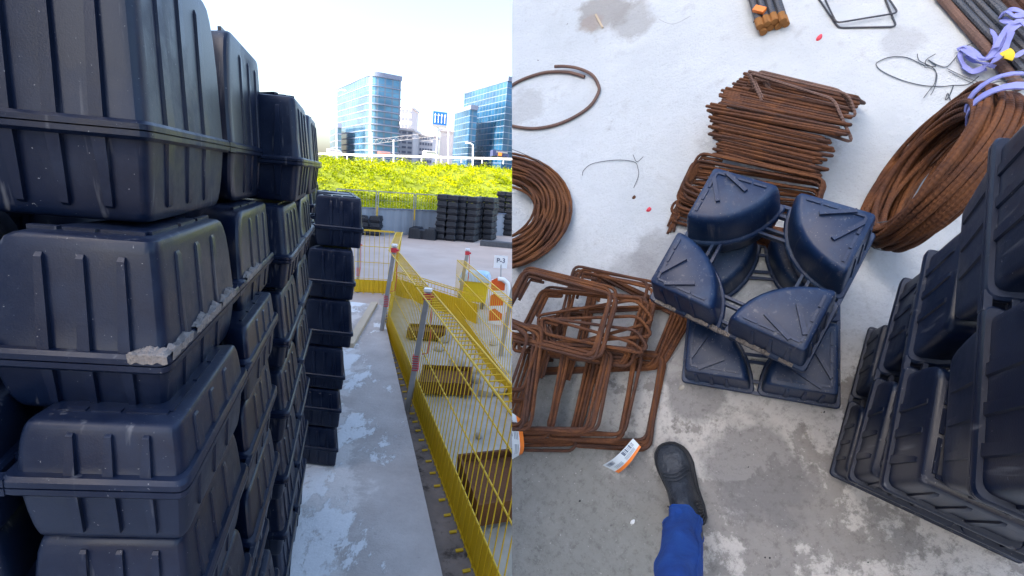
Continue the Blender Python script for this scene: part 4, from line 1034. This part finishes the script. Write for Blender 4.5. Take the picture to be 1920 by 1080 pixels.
# paper tags
def ptag(quad,label,cut=False,flip=False):
    a,b,c,d=[RG(*q) for q in quad]    # white strip a-b (long edge outer), d-c (orange edge)
    org=a; t=thing('paper_tag',label,'tag',RF,org); n=10
    nrm=(b-a).cross(d-a).normalized()
    if nrm.z<0: nrm=-nrm
    def S_(u,v,e=0):
        p=a.lerp(b,u).lerp(d.lerp(c,u),v); return p+nrm*(.018*math.sin(u*math.pi)+e)+ (d-a)*(.28*math.sin(u*math.pi))
    def sheet(u0,u1,v0,v1,e,nn_=8):
        mb=MB(); l=[]
        l=[[S_(u0+(u1-u0)*i/nn_,v,e) for i in range(nn_+1)] for v in (v0,v1)]
        l2=[[p+nrm*.0008 for p in r_] for r_ in l]
        mb.loft([l[0],l[1],l2[1],l2[0],l[0]],False,False,False); return mb
    p1=obj('paper',sheet(0,1,0,.78,0),M['tagwhite'],t,org=org); p2=obj('orange_edge',sheet(0,1,.78,1,0),M['orange'],t,org=org)
    mb=MB(); r_=random.Random(2); u=.08
    def addm(m_): mb.add(m_.v,m_.f)
    while u<.40: addm(sheet(u,u+r_.choice((.006,.01,.016)),.08,.42,.0012,1)); u+=r_.choice((.016,.022,.03))
    u=.70
    while u<.94: addm(sheet(u,u+r_.choice((.006,.01)),.1,.36,.0012,1)); u+=.022
    for vv in (.52,.6,.68): addm(sheet(.12,.44,vv,vv+.02,.0012,3)); addm(sheet(.55,.85,vv,vv+.02,.0012,3))
    p3=obj('barcode_print',mb,M['tagink'],t,org=org)
    if cut:
        for o_ in (p1,p2,p3): seam_cut(o_,1)
    return t
ptag([(1187,822,.05),(1130,872,.004),(1160,887,.004),(1202,838,.05)],'white paper tag with orange edge and barcode hanging beside the boot')
ptag([(940,760,.14),(948,868,.05),(980,850,.05),(976,785,.13)],'white paper tag cut by the left slab edge below the lower left pile',cut=True)

# --- crates in the middle
def runit(label,quad,zb,zf,zt,hq,lower=True,matl=None,splash=None,grooves=True,sh=1.0):
    """quad: picture corners of the flange rectangle (near-left first, going round) at height hq"""
    q=[RG(p[0],p[1],hq) for p in quad]
    U=((q[1]-q[0])+(q[2]-q[3]))*.5; W=((q[3]-q[0])+(q[2]-q[1]))*.5; c=ctr(q); O=c-(U+W)*.5
    U.z=0;W.z=0
    return unit(label,O,U,W,zb,zf,zt,frame=RF,material=matl or M['plastic_dusty'],grooves=grooves,lower=lower,splash=splash,sh=sh)
runit('lower dusty black void former lying flat on the pale concrete under another',[(1280,722),(1572,763),(1578,470),(1300,450)],.002,.012,.115,.012,lower=False,sh=.35)
runit('upper dusty black void former turned askew with mortar smears on its flange',[(1203,562),(1527,702),(1625,442),(1352,345)],.13,.215,.345,.215,
      splash=[(.05,.2,0,0,.008,.02),(.27,.42,0,0,.01,.02),(.43,.56,0,0,.022,.03),(.6,.8,0,0,.012,.02),(.85,.93,0,0,.01,.01)],sh=.35)
# --- right stack of four layers
def rstack(label,p0,p1,p2,hf,zb,zt,**k):
    A=RG(*p0,hf); B=RG(*p1,hf); W=RG(*p2,hf)-A; U=B-A
    unit(label,A,U,W,zb,hf,zt,frame=RF,material=M['plastic'],**k)
rstack('lowest void former of the right stack, its flange on the concrete',(1553,890),(1628,612),(1915,1060),.02,.0,.13,lower=False,grooves=False)
def wvec(base,hf): return base
A1=RG(1553,890,.02); W1=RG(1915,1060,.02)-A1; W1.z=0
def rst(label,p0,p1,hf,zb,zt,wl=1.0,wrot=0):
    A=RG(*p0,hf); U=RG(*p1,hf)-A; W=Matrix.Rotation(wrot,3,'Z')@W1*wl
    unit(label,A,U,W,zb,hf,zt,frame=RF,material=M['plastic'],grooves=False,sh=.5)
rst('second void former up in the right stack',(1586,899),(1690,520),.235,.135,.36)
rst('third void former up in the right stack with a rounded open gap',(1648,915),(1735,468),.47,.365,.62)
rst('topmost void former of the right stack, largest and nearest the camera',(1815,930),(1858,262),.78,.625,.99)

# ================================================================== PERSON'S LEG
heel=RG(1303,985); toe=RG(1252,832); fdv=(toe-heel); FL=fdv.length; fdv.normalize(); fsd=V((-fdv.y,fdv.x,0))*-1; UPv=V((0,0,1))
t=thing('person','person in black work boot and bright blue jeans, one leg stepping forward','person',RF,heel)
def widths(x):   # half-widths outer/inner of the sole at fraction x from heel
    k=[(0,.026,.026),(.06,.036,.036),(.2,.041,.038),(.38,.040,.035),(.55,.046,.041),(.7,.052,.047),(.82,.050,.047),(.92,.039,.038),(.98,.022,.022),(1.0,.006,.008)]
    for i in range(len(k)-1):
        if k[i][0]<=x<=k[i+1][0]:
            f=(x-k[i][0])/(k[i+1][0]-k[i][0]); return ((k[i][1]*(1-f)+k[i+1][1]*f)*.88, (k[i][2]*(1-f)+k[i+1][2]*f)*.88)
    return k[-1][1:]
xs=[0,.03,.06,.12,.2,.3,.4,.5,.6,.7,.78,.85,.91,.95,.98,1.0]
def outl(z,gr=0):
    l=[heel+fdv*(x*FL)+fsd*(widths(x)[0]+gr)+UPv*z for x in xs]; r_=[heel+fdv*(x*FL)-fsd*(widths(x)[1]+gr)+UPv*z for x in reversed(xs)]
    return l+r_
boot=MB(); rings=[]
NS=18
prof=[(0.0,.028,.10),(.04,.036,.125),(.1,.04,.135),(.18,.042,.14),(.28,.042,.14),(.36,.04,.125),(.44,.039,.10),(.52,.041,.085),(.6,.044,.075),(.68,.046,.068),(.76,.047,.064),(.84,.044,.060),(.9,.038,.052),(.95,.028,.042),(.985,.015,.032)]
for x,w_,h in prof:
    c=heel+fdv*(x*FL); ring=[]
    for k in range(NS):
        a=math.pi*k/(NS-1); wx=math.cos(a); ring.append(c+fsd*w_*.94*(abs(wx)**.75)*(1 if wx>0 else -1)+UPv*(.022+(h-.022)*math.sin(a)**.8))
    rings.append(ring)
boot.loft(rings,True,True,True)
bo=obj('boot',boot,M['boot'],t,org=heel,sharp=60)
m_=bo.modifiers.new('sub','SUBSURF'); m_.levels=1; m_.render_levels=2
sm=MB(); sm.loft([outl(0,.004),outl(.012,.0075),outl(.026,.0065),outl(.030,.002)],True,True); obj('sole',sm,M['sole'],bo,org=heel)
wl=MB(); wl.tube([p+UPv*.033 for p in outl(0,.004)],.0022,6,closed=True); obj('welt',wl,M['sole'],bo,org=heel)
for sg in (-1,1):
    g=MB(); c=heel+fdv*(FL*.16)+fsd*.038*sg+UPv*.09
    for k in range(7): g.bar(c+fdv*(k-3)*.006-UPv*.03,c+fdv*(k-3)*.006*1.4+UPv*.035-fsd*.003*sg,.003,.003,fsd)
    obj('elastic_panel',g,M['sole'],bo,org=heel)
cr=MB()
for k in range(3): cr.tube([heel+fdv*(FL*(.56+.04*k))+fsd*(.042*math.cos(a))+UPv*(.026+(.062-.004*k)*math.sin(a)**.8)+fdv*.006*math.sin(a*3) for a in [math.pi*(.12+.76*q/14) for q in range(15)]],.0016,5)
obj('crease',cr,M['boot'],bo,org=heel)
# toe cap seam
ank=RG(1283,985,.12); kn=RG(1262,1180,.50)
ax_=(kn-ank).normalized()
sh=MB(); rings=[]
for f,rx1 in ((0,.046),(.05,.048),(.1,.046),(.13,.043)):
    c=(ank-UPv*.03)+ax_*f*.6; a1=fsd*rx1*.85; a2=fdv*rx1*1.15; rings.append([c+a1*math.cos(i/20*6.283)+a2*math.sin(i/20*6.283) for i in range(20)])
sh.loft(rings,True,True); o=obj('boot_shaft',sh,M['boot'],bo,org=heel)
leg=MB(); rings=[]; side=fsd; 
for i in range(34):
    f=i/33; c=ank.lerp(kn,f*1.35)+UPv*0; r0=.0425+.010*f*1.3; 
    if f<.06: r0+=.004
    ring=[]
    for k in range(40):
        a=k/40*6.283; fold=.0028*math.sin(2*a+f*22)*(1-f*.4)+.0025*noise.noise(V((math.cos(a)*4,math.sin(a)*4,f*16)))+.0015*math.sin(5*a-f*17)+.006*noise.noise(V((math.cos(a)*1.6,math.sin(a)*1.6,f*7)))
        if f<.12: fold+=.004*math.sin(7*a+1)
        ring.append(c+(fsd*math.cos(a)*.95+ (fdv-ax_*fdv.dot(ax_)).normalized()*math.sin(a)*1.05)*(r0+fold))
    rings.append(ring)
inner=[[c_.lerp(ctr(rings[0]),.1) for c_ in rings[0]],]
leg.loft([[p.lerp(ctr(rings[0]),.12)+ax_*.03 for p in rings[0]]]+rings,True,True)
tl=obj('trouser_leg',leg,M['jeans'],t,org=heel,sharp=80)
hm=MB(); hm.tube([p+ax_*.004 for p in rings[0]],.0028,6,closed=True); obj('hem',hm,M['jeans'],tl,org=heel)
sm2=MB(); sm2.tube([(rings[i][2]-ctr(rings[i]))*1.02+ctr(rings[i]) for i in range(34)],.0018,5); obj('side_seam',sm2,M['jeans'],tl,org=heel)
